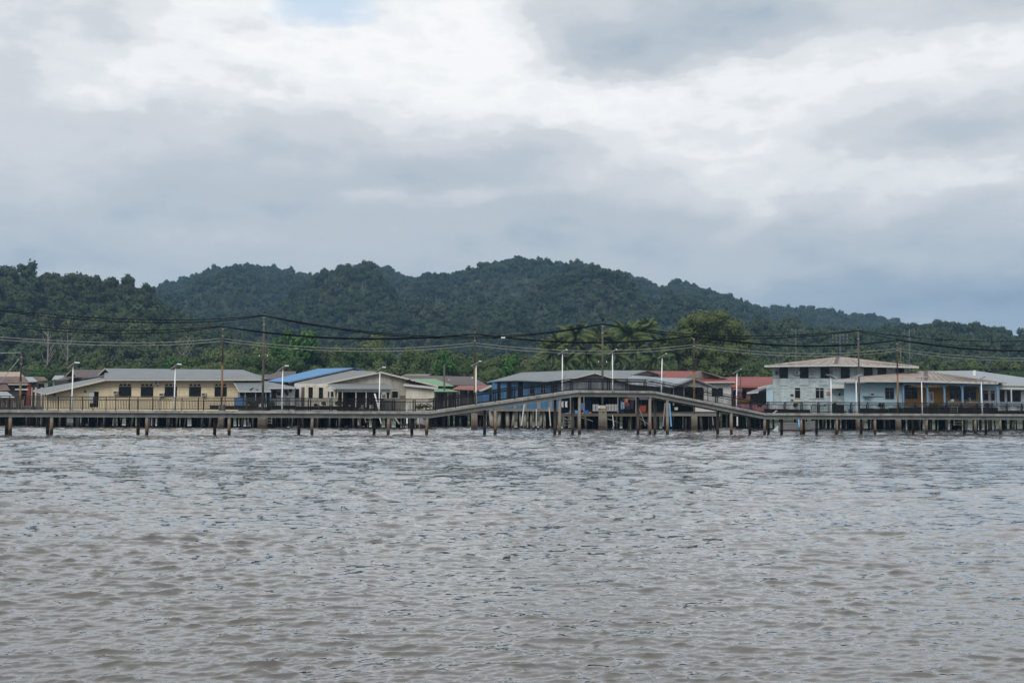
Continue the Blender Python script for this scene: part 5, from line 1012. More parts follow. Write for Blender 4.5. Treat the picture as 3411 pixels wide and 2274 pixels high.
# second roof to its right
h = House('stilt_house', 'grey-roofed wing with dark gable behind the bridge top', 2110, 162)
h.slab('roof', [(1990, 1262, 162), (2110, 1258, 162), (2154, 1233.5, 166), (1895, 1232.5, 168)], R_, .09); h.slab('roof', [(2154, 1233.5, 160), (2205, 1249, 160), (2215, 1249, 168), (2160, 1233.5, 168)], M['roof_brown'], .08)
b = MB(); b.prism([at(2104, 1249, 160.2), at(2203, 1249, 160.2), at(2154, 1235, 160.2)], (0, .15, 0)); b.build('gable', M['darkwood'], h.o); h.board((2100, 1250, 160.1), (2154, 1234.3, 160.1), M['greywood'], .16, dz=0); h.board((2206, 1250, 160.1), (2154, 1234.3, 160.1), M['brownwood'], .16, dz=0)
h.slab('lower_roof', [(2062, 1276, 154), (2235, 1289, 153), (2312, 1259.5, 156), (2218, 1258, 160), (2110, 1248.5, 160.4)], M['roof_pale'], .07)
h.wall(2060, 2235, [(2060, 1278), (2150, 1277), (2235, 1290)], 3.9, 155, 8, 'greyclad', [], 9); h.wall(2130, 2312, [(2130, 1292), (2235, 1290), (2312, 1292)], 2.3, 155.6, 6, 'net', [], 9)
h.platform(2120, 2330, 2.2, 154.4, 166); h.stilts(2190, 2330, 155, 165, 3, 1.3, 1.8, seed=17)
h = House('porch_house', 'open porch with streaked grey gable behind the descending ramp', 2312, 151)
b = MB(); b.prism([at(2240, 1288, 150.6), at(2386, 1289, 150.6), at(2312, 1261.5, 150.6)], (0, .12, 0)); b.build('gable', M['streakclad'], h.o)
h.slab('roof', [(2236, 1290, 150.2), (2312, 1259.5, 150.2), (2300, 1259.5, 158), (2215, 1288, 158)], R_, .08); h.slab('roof', [(2312.5, 1259.5, 150.2), (2391, 1291.5, 150.2), (2380, 1288, 158), (2302, 1259.5, 158)], R_, .08)
h.board((2236, 1290.5, 150.15), (2312, 1260, 150.15), M['frame_grey'], .16, dz=-.04); h.board((2392, 1292, 150.15), (2312.5, 1260, 150.15), M['frame_grey'], .16, dz=-.04)
for px in (2243, 2278, 2357): h.post(px, 1290, 1350, 150.8, .07, M['greywood'])
b = MB(); b.bar(at(2357, 1310, 150.8), at(2345, 1291, 150.8), .06, .06); b.build('brace', M['greywood'], h.o); h.bx('porch_wall', 2240, 2340, 1289, 1350, 155.0, 155.12, M['dark']); h.bx('blue_panel', 2249, 2272, 1300, 1322, 154.9, 154.97, M['clothblue'])
h.platform(2215, 2400, 2.1, 149.6, 158.5, 'greywood'); h.stilts(2215, 2400, 150, 158, 4, 1.25, 1.75, 'stilt', .12, 18)
# --- red roofed white house
h = House('stilt_house', 'white walled house with red metal roofs right of the bridge', 2370, 174)
h.slab('roof', [(2215, 1258.5, 172), (2280, 1258.5, 172), (2336, 1235.5, 176), (2160, 1235, 178)], M['roof_red'], .09); b = MB(); b.prism([at(2290, 1258.5, 173), at(2400, 1260, 173), at(2336, 1237, 173)], (0, .15, 0)); b.build('gable', M['greywood'], h.o)
h.board((2280, 1259.5, 172), (2336, 1236.5, 172), M['greywood'], .22, dz=0); h.slab('roof', [(2336.5, 1235.5, 172), (2425, 1263, 172), (2425, 1260, 180), (2340, 1235.5, 180)], M['roof_brown'], .1)
h.slab('porch_roof', [(2316, 1259.5, 173), (2410, 1260, 173), (2449, 1270.5, 170), (2330, 1271.5, 170)], M['roof_red'], .08); h.board((2330, 1272, 169.95), (2449, 1271.5, 169.95), M['fasciacream'], .2, dz=-.05)
h.wall(2310, 2436, 1273, 2.3, 170.8, 9, 'white', [(2371, 2408, 1292, 1318, dict(cols=2, tr=0, fm='frame_dark')), (2331, 2345, 1291, 1345, None)], 9); h.bx('dark_doorway', 2331, 2345, 1292, 1345, 171.0, 171.08, M['dark'])
h.platform(2310, 2440, 2.3, 169.5, 180); h.stilts(2330, 2440, 170, 179, 3, 1.6, 1.95, seed=19)
# --- pink house
h = House('stilt_house', 'pink house with red roof and arched windows left of the pale blue house', 2500, 180)
h.slab('roof', [(2436, 1284.5, 178), (2578, 1286, 178), (2578, 1255, 186), (2430, 1254.5, 186)], M['roof_red'], .1); h.slab('roof', [(2370, 1270, 181), (2450, 1272, 179), (2440, 1255, 186), (2390, 1258, 186)], M['roof_red'], .09)
h.board((2436, 1285.5, 177.9), (2578, 1287, 177.9), M['terracotta'], .2)
h.wall(2437, 2556, 1288, 2.3, 179.5, 9, 'pink', [(2504, 2514.5, 1307, 1328, dict(cols=2, tr=.3, fm='frame_dark')), (2540, 2551, 1305, 1328, dict(cols=2, tr=.3, fm='frame_dark'))], 9)
for px in (2448, 2479):
    p = at(px, 1310, 179.4); b = MB(); w2, hh = .28, .75; b.prism([(p[0] - w2, 179.40, p[2] - hh), (p[0] + w2, 179.40, p[2] - hh)] + [(p[0] + w2 * math.cos(t), 179.40, p[2] + .15 + .45 * math.sin(t)) for t in np.linspace(0, math.pi, 9)], (0, .07, 0)); fr = b.build('arch_window', M['frame_dark'], h.o)
    for sgn in (-1, 1): b = MB(); b.box(p[0] + sgn * .13 - .10, p[0] + sgn * .13 + .10, 179.385, 179.395, p[2] - hh + .06, p[2] + .2); b.build('pane', M['glass'], fr)
h.bx('plinth', 2437, 2556, 1329, 1339, 179.2, 179.38, M['orange']); h.platform(2436, 2560, 2.2, 178, 190); h.stilts(2430, 2560, 178.5, 189, 3, 1.6, 1.85, seed=20)
# --- pale blue two-storey house
h = House('stilt_house', 'weathered pale blue two-storey board house with brown hipped roof', 2720, 164)
TL = M['roof_tile']; FW = dict(cols=2, tr=.22, fm='frame_dark', fw=.06)
up = [(2597, 2624.5), (2665.5, 2693.5), (2734.5, 2763), (2802, 2831), (2879, 2907), (2925, 2953), (2985, 3012)]
h.wall(2575, 3025, 1222, 2.2, 164, 11, 'lightblue', [(a, c, 1222.5, 1258.5, FW) for a, c in up] + [(2647, 2666.5, 1290.5, 1326.5, dict(cols=1, tr=.22, fm='frame_white')), (2716, 2745, 1290.5, 1327, dict(cols=2, tr=.22, fm='frame_white')), (2583, 2594, 1236, 1247.5, dict(cols=1, tr=0, fm='frame_grey', pane='brownwood'))], .20)
h.slab('roof', [(2546, 1216, 162.6), (2781, 1213, 162.3), (3061, 1219.5, 162.6), (2812, 1188.5, 169.5), (2784, 1188.5, 169.5)], TL, .1)
h.slab('roof', [(2546, 1216, 162.7), (2784, 1188.5, 169.55), (2575, 1214, 177)], TL, .1); h.slab('roof', [(3061, 1219.5, 162.7), (2812, 1188.5, 169.55), (3040, 1216, 177)], TL, .1); h.slab('roof', [(2784, 1188.5, 169.6), (2812, 1188.5, 169.6), (3040, 1216, 177), (2575, 1214, 177)], TL, .1)
h.slab('ridge_cap', [(2776, 1211.5, 162.6), (2790, 1211.5, 162.6), (2797, 1187.7, 169.5), (2786, 1187.7, 169.5)], M['roof_brown'], .05)
h.board((2546, 1219.3, 162.55), (2782, 1216, 162.28), M['fascia'], .26, dz=-.02); h.board((2782, 1216, 162.28), (3061, 1222.5, 162.55), M['fascia'], .26, dz=-.02)
for k in range(30):      # battens of the tiled roof
    u = (k + .5) / 30; px0 = 2550 + u * 506; py0 = np.interp(px0, [2546, 2781, 3061], [1215.4, 1212.4, 1218.9]); d = abs(px0 - 2798) / 255; px1 = 2798 + (px0 - 2798) * (.06 + .94 * max(0, d - .06) * .55); py1 = np.interp(d, [0, 1], [1188.2, 1213.5]); D1 = np.interp(d, [0, 1], [169.4, 163.2])
    if k % 2 == 0: b = MB(); b.bar(at(px0, py0 - .4, 162.5), at(px0 + (px1 - px0) * .5, py0 + (py1 - py0) * .82, 162.5 + (D1 - 162.5) * .82), .12, .06); b.build('roof_batten', M['greywood'], h.o)
h.ac(2654, 1241.5, 164, .72, .46, True); h.ac(2818 - 160, 1241.5 + 400, 164, .1, .1) if False else None
h.ac(2819, 1313, 164, .55, .44); h.bx('vent_panel', 2765, 2776, 1234, 1245, 163.9, 163.95, M['frame_grey'])
for px in (2611, 2679, 2749): h.bx('apron_panel', px - 14, px + 14, 1260, 1283, 163.90, 163.955, M['lightblue'])
for (a, c, e, f, m_) in ((2634, 2643.5, 1312, 1318, 'darkwood'), (2635, 2643, 1330, 1334, 'darkwood'), (2754, 2766, 1304, 1315, 'terracotta'), (2795, 2800, 1309, 1317, 'dark'), (2644, 2669, 1329, 1341, 'fasciacream'), (2782, 2805, 1288, 1297, 'brownwood')): h.bx('wall_patch', a, c, e, f, 163.88, 163.95, M[m_])
h.slab('ledge', [(2766, 1288.5, 162.8), (2814, 1288.5, 162.8), (2812, 1281, 164), (2768, 1281, 164)], M['fascia'], .22)
h.slab('lean_to_roof', [(2487, 1306.5, 163), (2525, 1303, 162.6), (2574, 1284, 164.5), (2574, 1276, 166)], M['roof_grey2'], .07); h.board((2488, 1307, 162.9), (2527, 1303.5, 162.5), M['fascia'], .2); h.board((2524, 1289, 162.9), (2574, 1279, 163.2), M['fascia'], .2)
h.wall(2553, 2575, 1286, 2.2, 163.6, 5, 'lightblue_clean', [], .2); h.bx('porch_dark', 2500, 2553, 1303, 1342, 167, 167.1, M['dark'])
h.platform(2440, 3030, 2.1, 160.5, 176); h.stilts(2560, 2990, 161, 175, 5, 1.5, 1.75, seed=21); h.stilts(2440, 2560, 162, 175, 3, 1.8, 1.75, seed=22)
# --- veranda house in front
h = House('stilt_house', 'pale blue single-storey house with arched blue veranda and brown tiled hip roof', 3100, 158)
h.wall(2813, 3010, 1272, 2.2, 160, 9, 'lightblue_clean', [(2948, 2978.5, 1291, 1328.5, dict(cols=2, tr=.25, fm='frame_grey'))], .20)
h.slab('roof', [(2784, 1265, 158.4), (3079, 1266.5, 158.0), (3079, 1236, 165), (3060, 1235.5, 165), (2895, 1250, 164)], TL, .1); h.slab('roof', [(3079.5, 1266.5, 158.0), (3354, 1273.5, 158.6), (3100, 1236, 165), (3079.5, 1236, 165)], TL, .1); h.slab('roof', [(3354, 1273.5, 158.7), (3100, 1236, 165.05), (3330, 1270, 172)], TL, .1)
h.slab('ridge_cap', [(3077, 1264.5, 158.2), (3091, 1264.5, 158.2), (3091, 1234.5, 165), (3078, 1234.5, 165)], M['roof_brown'], .05)
h.board((2784, 1268.5, 158.35), (3079, 1269.5, 157.97), M['fascia'], .28, dz=0); h.board((3079, 1270, 157.97), (3325, 1276, 158.4), M['fascia'], .28, dz=0)
for k in range(11): px0 = 3100 + k * 22; f = k / 11; b = MB(); b.bar(at(px0, 1266.6 + (px0 - 3079) * .0255 - 1.0, 158.1), at(px0 - 14 - k * 10, 1237 + f * 20, 164.6 - f * 3.5), .14, .06); b.build('roof_batten', M['greywood'], h.o)
bays = [(3011, 3085), (3092, 3142), (3148, 3202), (3208, 3264), (3268, 3319)]
for i, (a, c) in enumerate(bays):
    D = 158.9; x0, x1 = X_at(a, D, 4) - .10, X_at(c, D, 4) + .10; zt = Z_at((a + c) / 2, 1271.5 + i * 1.0, D); zs = zt - .62; r_ = .42; ax0, ax1 = x0 + .10, x1 - .10
    pts = [(x0, D, zt), (x1, D, zt), (x1, D, zs - .35), (ax1, D, zs - .35)] + [(ax1 - r_ + r_ * math.cos(t), D, zs - .35 + .1 + r_ * math.sin(t)) for t in np.linspace(0, math.pi / 2, 6)] + [(ax0 + r_ - r_ * math.sin(t), D, zs - .25 + r_ * math.cos(t)) for t in np.linspace(0, math.pi / 2, 6)] + [(ax0, D, zs - .35), (x0, D, zs - .35)]
    b = MB(); b.prism(pts, (0, .2, 0)); b.build('arch', M['colblue'], h.o)
for px in (3008, 3088.5, 3145, 3205, 3266, 3321.5): h.post(px, 1284, 1352, 159.0, .115, M['colblue'], 'column')
OR = 161.6
h.wall(3005, 3262, 1280, 2.2, OR, 6, 'orange', [(3013, 3056, 1290, 1328, dict(cols=2, tr=.28, fm='frame_grey')), (3163, 3202, 1293, 1330, dict(cols=2, tr=.25, fm='frame_grey')), (3208, 3252, 1294, 1332, dict(cols=2, tr=.25, fm='frame_grey'))], 9)
dr = h.bx('door', 3093, 3111, 1304, 1345, OR - .09, OR - .04, M['white']); p = at(3103, 1322, OR - .1); b = MB(); b.prism([(p[0] + .14 * math.cos(t), OR - .1, p[2] + .55 * math.sin(t)) for t in np.linspace(0, 6.283, 15)[:-1]], (0, .008, 0)); b.build('oval_pane', M['frame_grey'], dr)
h.wall(3264, 3330, 1286, 2.2, OR, 6, 'white', [(3274, 3293, 1300, 1334, dict(cols=1, tr=.2, fm='frame_white')), (3300, 3315, 1300, 1334, dict(cols=1, tr=.2, fm='frame_white'))], 9)
h.bx('veranda_ceiling', 3005, 3322, 1277, 1281, 159.2, 161.5, M['darkwood'])
h.ac(2903, 1313, 160, .6, .45); h.bx('awning_brace', 2880, 2905, 1318, 1320, 159.2, 159.9, M['frame_grey']); h.bx('wall_streak', 2903, 2945, 1320, 1321.5, 159.9, 159.95, M['darkwood'])
h.platform(2800, 3330, 2.1, 157.2, 169); h.stilts(2830, 3330, 157.6, 168.5, 5, 1.45, 1.75, seed=23)
for (a, c) in ((3012, 3086), (3140, 3203), (3207, 3265), (3268, 3321)):
    b = MB(); D = 158.2; xa, xc = X_at(a, D, 3), X_at(c, D, 3); zt, zb = Z_at(a, 1341, D), Z_at(a, 1358, D)
    for z in (zt, zb): b.bar((xa, D, z), (xc, D, z), .05, .05)
    n_ = int((xc - xa) / .42)
    for k in range(n_):
        cx = xa + (k + .5) * (xc - xa) / n_; r_ = .17; b.tube([(cx + r_ * math.cos(t), D, (zt + zb) / 2 + r_ * 1.5 * math.sin(t)) for t in np.linspace(0, 6.283, 11)], .022, 4, False); b.bar((cx - .21, D, zb), (cx - .21, D, zt), .03, .03)
    b.build('ornate_railing', M['teal'], h.o)
for i, (px, py, wd, hh, m_) in enumerate(((3168, 1340, 20, 9, 'greywood'), (3174, 1333, 9, 7, 'frame_white'), (3190, 1342, 24, 6, 'greywood'), (3240, 1340, 40, 4, 'greywood'), (3232, 1332, 4, 16, 'greywood'))): h.bx('veranda_clutter', px - wd / 2, px + wd / 2, py - hh / 2, py + hh / 2, 159.6 + i * .1, 160.2 + i * .1, M[m_])
# --- house at the right edge
h = House('stilt_house', 'white house with pale grey hipped roof and blue railing at the right edge', 3370, 168)
h.slab('roof', [(3200, 1282, 165.5), (3620, 1287, 165.5), (3246, 1234, 175), (3092, 1235.5, 175)], M['roof_pale'], .1); h.slab('roof', [(3620, 1287, 165.6), (3246, 1234, 175.05), (3600, 1283, 185)], M['roof_pale'], .1); h.slab('roof', [(3092, 1235.5, 175.05), (3246, 1234, 175.05), (3600, 1283, 185), (3080, 1280, 185)], M['roof_pale'], .1)
h.slab('hip_cap', [(3240, 1256, 171.2), (3250, 1256, 171.2), (3250, 1233, 175), (3242, 1233, 175)], M['fascia'], .06); h.board((3322, 1286, 165.4), (3620, 1290, 165.4), M['fascia'], .34, dz=-.28)
h.wall(3322, 3560, 1293, 2.6, 167.2, 12, 'white', [(3325, 3346, 1301, 1336, dict(cols=1, tr=.22)), (3355, 3366, 1302, 1336, dict(cols=1, tr=.22)), (3371, 3400, 1302, 1336, dict(cols=2, tr=.22))], 9)
for px in (3368, 3440): h.post(px, 1290, 1368, 164.4, .08, M['white'])
b = MB(); x0, x1 = X_at(3323, 164, 3), X_at(3520, 164, 3); zt, zb = Z_at(3370, 1338, 164), Z_at(3370, 1358, 164)
for z in (zt, (zt + zb) / 2, zb): b.bar((x0, 164, z), (x1, 164, z), .05, .05)
for k in range(int((x1 - x0) / .16)): b.bar((x0 + k * .16, 164, zb), (x0 + k * .16, 164, zt), .035, .035)
b.build('veranda_railing', M['bluewall'], h.o); h.bx('deck_edge', 3318, 3540, 1360, 1366, 163.8, 164.2, M['white']); h.platform(3315, 3560, 2.1, 163.7, 180); h.stilts(3330, 3540, 164.5, 179, 4, 1.8, 1.75, 'stilt_conc', .14, 24)

# ------------------------------------------------------------------ house decks' dark netting along the right walkway
def net_fence(px0, px1, y0, y1, D, label, gaps=()):
    o = thing('net_fence', (X_at(px0, D, 2), D, 2.1), label, 'fence', 'black netting fences on the house decks'); n = max(1, int((px1 - px0) / 38))
    for i in range(n):
        a, c = px0 + (px1 - px0) * i / n, px0 + (px1 - px0) * (i + 1) / n; xa, xc = X_at(a, D, 2.5), X_at(c, D, 2.5); zt, zb = Z_at(a, y0 + random.uniform(-1, 1.5), D), Z_at(a, y1, D)
        b = MB(); b.box(xa + .03, xc - .03, D, D + .02, zb, zt - (.35 if i in gaps else 0)); b.build('net_panel', M['net'], o); b = MB(); b.box(xa - .035, xa + .035, D - .06, D - .004, zb - .05, zt + .12); b.build('post', M['darkwood'], o)
net_fence(2545, 2700, 1362, 1379, 157.5, 'low black netting fence on the deck below the two-storey house, left stretch')
net_fence(2770, 2812, 1348, 1379, 156.6, 'black netting fence panel right of the lamp with the reversed panel')
net_fence(2862, 3010, 1359, 1379, 156.2, 'black netting fence left of the arched veranda')
net_fence(3010, 3325, 1356, 1379, 156.0, 'long black netting fence below the arched veranda')
net_fence(3325, 3520, 1367, 1379, 160.0, 'black netting fence below the white house at the right edge')
net_fence(700, 985, 1350, 1362, 144.9, 'dark low net along the deck right of the yellow house')
net_fence(985, 1180, 1352, 1364, 147.6, 'dark low net along the cream house porch')

# ------------------------------------------------------------------ small things around the houses
def frustum(b, c, r0, r1, z0, z1, n=10, sq=False):
    a = [(c[0] + r0 * math.cos(6.283 * (i + .5) / n), c[1] + r0 * math.sin(6.283 * (i + .5) / n), z0) for i in range(n)]; t = [(c[0] + r1 * math.cos(6.283 * (i + .5) / n), c[1] + r1 * math.sin(6.283 * (i + .5) / n), z1) for i in range(n)]
    b.add(a + t, [tuple(range(n - 1, -1, -1)), tuple(range(n, 2 * n))] + [(i, (i + 1) % n, n + (i + 1) % n, n + i) for i in range(n)]); return b
def tub(px, pyb, pyt, D, wpx, mat, label, name='plastic_tub', cat='tub', n=4):
    x = X_at(px, D, 2.2); z0 = Z_at(px, pyb, D); z1 = Z_at(px, pyt, D); r = wpx / 2 / (F_PX / D) * (1.30 if n == 4 else 1.0); o = thing(name, (x, D, z0), label, cat)
    b = MB(); frustum(b, (x, D), r * .82, r, z0, z1 - .04, n); b.build('body', M[mat], o); b = MB(); frustum(b, (x, D), r * 1.07, r * 1.07, z1 - .038, z1, n); b.build('rim', M[mat], o)
tub(1953, 1381, 1366, 150.4, 15, 'blueplastic', 'bright blue square plastic tub on the deck under the bridge')
tub(1920, 1381, 1366, 150.6, 12, 'bluepipe', 'pale blue barrel on the deck left of the square tub', 'plastic_barrel', 'barrel', 10)
tub(1966, 1381, 1371, 150.3, 8.5, 'terracotta', 'salmon pink bucket right of the blue square tub', 'bucket', 'bucket', 10)
tub(1940.5, 1379.5, 1373, 150.2, 5, 'frame_white', 'small cream bucket left of the blue square tub', 'bucket', 'bucket', 10)
tub(1899, 1378, 1367, 150.8, 9, 'clothblue', 'dark blue crate behind the bridge piles', 'plastic_crate', 'crate')
tub(2140, 1371, 1350, 151.5, 24, 'redplastic', 'large orange-red plastic tank under the bridge by the timber steps', 'plastic_tank', 'tank')
tub(1890, 1380.5, 1375, 150.2, 14, 'clothwhite', 'low heap of white sacks on deck by the ladder', 'sack_heap', 'sacks', 7)
tub(2252, 1365, 1356, 150.4, 12, 'frame_white', 'small white box on the porch deck below the descending ramp', 'box', 'box')
def cloth(px, py0, py1, wpx, D, mat, label, legs=0):
    x = X_at(px, D, 3); z1, z0 = Z_at(px, py0, D), Z_at(px, py1, D); w2 = wpx / 2 / (F_PX / D); b = MB()
    def sheet(xa, xb, za, zb, s):
        n, k = 6, 5; vs = []; fs = []
        for side in (0, 1):
            for j in range(k + 1):
                for i in range(n + 1): u = i / n; v = j / k; vs.append((xa + (xb - xa) * (u + .04 * math.sin(7 * v + s)), D + .05 * math.sin(u * 9 + s) * v + side * .03, za + (zb - za) * (1 - v) + .03 * math.sin(5 * u + s) * v))
        m_ = (n + 1) * (k + 1)
        for j in range(k):
            for i in range(n): q = j * (n + 1) + i; fs.append((q, q + 1, q + n + 2, q + n + 1)); fs.append((m_ + q + n + 1, m_ + q + n + 2, m_ + q + 1, m_ + q))
        b.add(vs, fs)
    if legs: sheet(x - w2, x + w2, z1 - (z1 - z0) * .3, z1, px); sheet(x - w2, x - .03, z0, z1 - (z1 - z0) * .3, px + 1); sheet(x + .03, x + w2, z0 + .03, z1 - (z1 - z0) * .3, px + 2)
    else: sheet(x - w2, x + w2, z0, z1, px)
    b.solo('hanging_cloth', M[mat], label, 'laundry', 'laundry hung under the bridge', True)
cloth(1873.5, 1337, 1356, 6.5, 150.4, 'clothwhite', 'left of two long white cloths hanging under the bridge')
cloth(1886, 1337, 1356, 7, 150.4, 'clothwhite', 'right of two long white cloths hanging under the bridge')
cloth(1942, 1342, 1366, 13, 151.0, 'clothblue', 'blue cloth hanging above the blue tubs')
cloth(2074, 1339, 1362, 12, 150.5, 'denim', 'faded pale blue jeans hanging beside the picket fence', 1)
cloth(2086, 1327, 1340, 12, 150.7, 'clothorange', 'orange shirt hanging right of the jeans')
cloth(2089, 1341, 1353, 15, 150.6, 'clothred', 'dark red checked cloth hanging below the orange shirt')
cloth(2092, 1354, 1364, 12, 150.6, 'clothnavy', 'navy trousers hanging below the dark red cloth', 1)
cloth(2105, 1335, 1360, 10, 150.9, 'clothnavy', 'black garment hanging right of the orange shirt')
b = MB(); b.tube([at(1866, 1335.5, 150.4), at(1893, 1336, 150.4)], .03, 6); b.solo('clothes_rail', M['greywood'], 'short rail holding two white cloths', 'rail')
b = MB(); b.tube([at(2066, 1338.3, 150.55), at(2085, 1326.5, 150.65), at(2112, 1333, 150.8)], .015, 5); b.solo('clothes_line', M['wire'], 'clothes line under the right end of the bridge top', 'line')
fn = thing('picket_fence', at(1975, 1370, 149.9), 'white picket fence on the deck behind the bridge pole', 'fence')
for px in list(range(1976, 1993, 5)) + list(range(2020, 2058, 5)):
    p, q = at(px, 1346, 149.9), at(px, 1369, 149.9); b = MB(); b.box(p[0] - .045, p[0] + .045, 149.88, 149.92, q[2], p[2]); b.build('picket', M['white'], fn)
for py in (1350, 1366): b = MB(); b.bar(at(1974, py, 149.96), at(2058, py, 149.96), .04, .07); b.build('rail', M['greywood'], fn)
def ladder(px0, px1, py0, py1, D, n, label, mat='greywood', skew=0, name='ladder'):
    o = thing(name, at((px0 + px1) / 2, py1, D), label, 'ladder')
    for px in (px0, px1): b = MB(); b.bar(at(px, py0, D + .5), at(px + skew, py1, D - .3), .06, .10); b.build('stringer', M[mat], o)
    for i in range(n): u = (i + .6) / n; py = py0 + (py1 - py0) * u; dd = D + .5 - .8 * u; b = MB(); b.bar(at(px0 + skew * u, py, dd), at(px1 + skew * u, py, dd), .2, .05); b.build('tread', M[mat], o)
ladder(1875, 1900, 1380, 1420, 149.4, 4, 'grey wooden steps down to the water left of the bridge piles', skew=4)
ladder(890, 905, 1384, 1412, 145, 3, 'wooden water steps beside the tall pole pier at the yellow house')
ladder(1214, 1246, 1386, 1408, 147.6, 2, 'wooden water steps below the cream house porch', skew=4)
ladder(3178, 3206, 1392, 1417, 156.5, 3, 'wooden water steps below the arched veranda')
ladder(2135, 2165, 1370, 1415, 150.2, 4, 'brown timber steps under the orange-red tank', 'brownwood')
ladder(3163, 3190, 1352, 1374, 155.6, 3, 'short grey step ladder against the veranda netting', 'greywood')
def leaner(px0, py0, px1, py1, D, r, mat, label, name='leaning_pipe', cat='pipe'):
    b = MB(); b.tube([at(px0, py0, D + .4), at(px1, py1, D - .2)], r, 8); b.solo(name, M[mat], label, cat)
leaner(1747, 1345, 1737, 1417, 149.2, .10, 'frame_white', 'thick grey-white pipe leaning under the rising ramp below the blue house')
leaner(1787, 1362, 1786, 1418, 149.0, .07, 'frame_white', 'upright pale pipe under the ramp, left of the bridge piles')
leaner(1829, 1357, 1834, 1418, 149.0, .07, 'frame_white', 'pale pipe leaning slightly just left of the first bridge piles')
leaner(2216, 1342, 2208, 1420, 149.2, .09, 'greywood', 'grey timber prop leaning behind the bridge pile', 'leaning_timber', 'timber')
leaner(2230, 1343, 2236, 1420, 149.1, .10, 'bluepipe', 'light blue pipe leaning right of the grey timber prop')
leaner(2303, 1384, 2306, 1408, 149.3, .08, 'bluepipe', 'short light blue pipe under the porch deck')
leaner(2040, 1380, 2045, 1419, 149.3, .05, 'white', 'thin white pipe standing below the picket fence')
leaner(2120, 1335, 2150, 1417, 149.5, .06, 'greywood', 'long thin pole leaning in front of the orange-red tank', 'leaning_timber', 'timber')
leaner(2660, 1398, 2664, 1424, 140, .12, 'bluepipe', 'pale blue post rising from the grey longboat', 'mooring_post', 'post')
leaner(1248, 1311, 1262, 1361, 147.2, .10, 'lampwhite', 'thick white pipe leaning beside the lamp at the cream house')
leaner(1355, 1348, 1356, 1411, 146.5, .09, 'lampwhite', 'upright white pipe below the cream house wing')
leaner(1264, 1388, 1270, 1411, 147, .07, 'frame_white', 'short pale prop under the cream house porch')
leaner(1314, 1388, 1330, 1412, 147.2, .12, 'greywood', 'broad grey plank leaning under the cream house', 'leaning_timber', 'timber')
leaner(2372, 1377, 2376, 1416, 149.6, .07, 'greywood', 'grey prop leaning under the porch right end', 'leaning_timber', 'timber')
leaner(2456, 1388, 2456, 1418, 150.0, .10, 'frame_white', 'white pipe pile below the descending ramp')
# pier plate and warning sign on the bridge pole
p = at(2005, 1355, 143.4); b = MB(); b.box(p[0] - .46, p[0] + .46, 143.44, 143.50, p[2] - .18, p[2] + .17); pl_ = b.solo('pier_plate', M['signwhite'], 'grey-white plate with diagonal stripes on the bridge pole pier', 'sign')
for i in range(4): b = MB(); xx = p[0] - .30 + i * .2; b.prism([(xx, 143.425, p[2] - .15), (xx + .06, 143.425, p[2] - .15), (xx + .2, 143.425, p[2] + .15), (xx + .14, 143.425, p[2] + .15)], (0, .008, 0)); b.build('stripe', M['frame_grey'], pl_)
p = at(2009, 1366, 143.35); b = MB(); b.box(p[0] - .2, p[0] + .2, 143.40, 143.45, p[2] - .17, p[2] + .17); sg_ = b.solo('warning_sign', M['yellowsign'], 'small yellow sign with dark marks on the bridge pole pier', 'sign')
for a_, c_ in ((-.13, .02), (.05, .02), (-.04, -.1), (-.1, .1)): b = MB(); b.box(p[0] + a_, p[0] + a_ + .08, 143.385, 143.393, p[2] + c_ - .05, p[2] + c_ + .05); b.build('mark', M['black'], sg_)
p = at(875, 1350, 143.2); b = MB(); b.box(p[0] - .46, p[0] + .46, 143.17, 143.22, p[2] - .19, p[2] + .19); nb_ = b.solo('number_plate', M['signwhite'], 'white plate with dark lettering on the deck by the tall pole', 'sign')
for i, q in enumerate(('I', 'D', 'X', 'D', 'A', 'I')):
    cu = bpy.data.curves.new('letter', 'FONT'); cu.body = q; cu.size = .26; cu.extrude = .004; ob = bpy.data.objects.new('letter', cu)
    me = bpy.data.meshes.new_from_object(ob); bpy.data.objects.remove(ob); me.materials.append(M['black'])
    lo = bpy.data.objects.new('letter', me); link(lo, nb_); lo.location = (-.40 + i * .14, -.037, .10); lo.rotation_euler = (math.pi / 2, 0, 0)
# satellite dish, parasol, chairs
d_ = thing('satellite_dish', at(951, 1322, 147.0), 'dark tilted satellite dish before the white wall', 'satellite dish'); c0 = np.array(at(951, 1309, 147.0)); b = MB(); nrm = np.array((.88, -.35, .35)); nrm /= np.linalg.norm(nrm); u_ = np.cross(nrm, (0, 0, 1)); u_ /= np.linalg.norm(u_); v_ = np.cross(nrm, u_)
vs = [tuple(c0)] + [tuple(c0 + (u_ * math.cos(t) + v_ * math.sin(t)) * .42 * k + nrm * .16 * k * k) for k in (.5, 1) for t in np.linspace(0, 6.283, 13)[:-1]]
b.add(vs, [(0, 1 + i, 1 + (i + 1) % 12) for i in range(12)] + [(1 + i, 13 + i, 13 + (i + 1) % 12, 1 + (i + 1) % 12) for i in range(12)]); b.build('dish', M['black'], d_); b = MB(); b.tube([tuple(c0), (c0[0], c0[1] + .1, 2.1)], .03, 6); b.build('mast', M['greypole'], d_)
pr = thing('parasol', at(921, 1355, 147.2), 'closed dark parasol beside the yellow house porch', 'parasol'); p = at(921, 1300, 147.2); q = at(921, 1356, 147.2); b = MB(); b.tube([p, q], .03, 6); b.build('pole', M['greywood'], pr); b = MB(); b.tube([(p[0] - .1, p[1], p[2]), (p[0] + .25, p[1], p[2] - .3), (p[0] + .45, p[1], p[2] - .6)], [.04, .28, .12], 9); b.build('canopy', M['black'], pr)
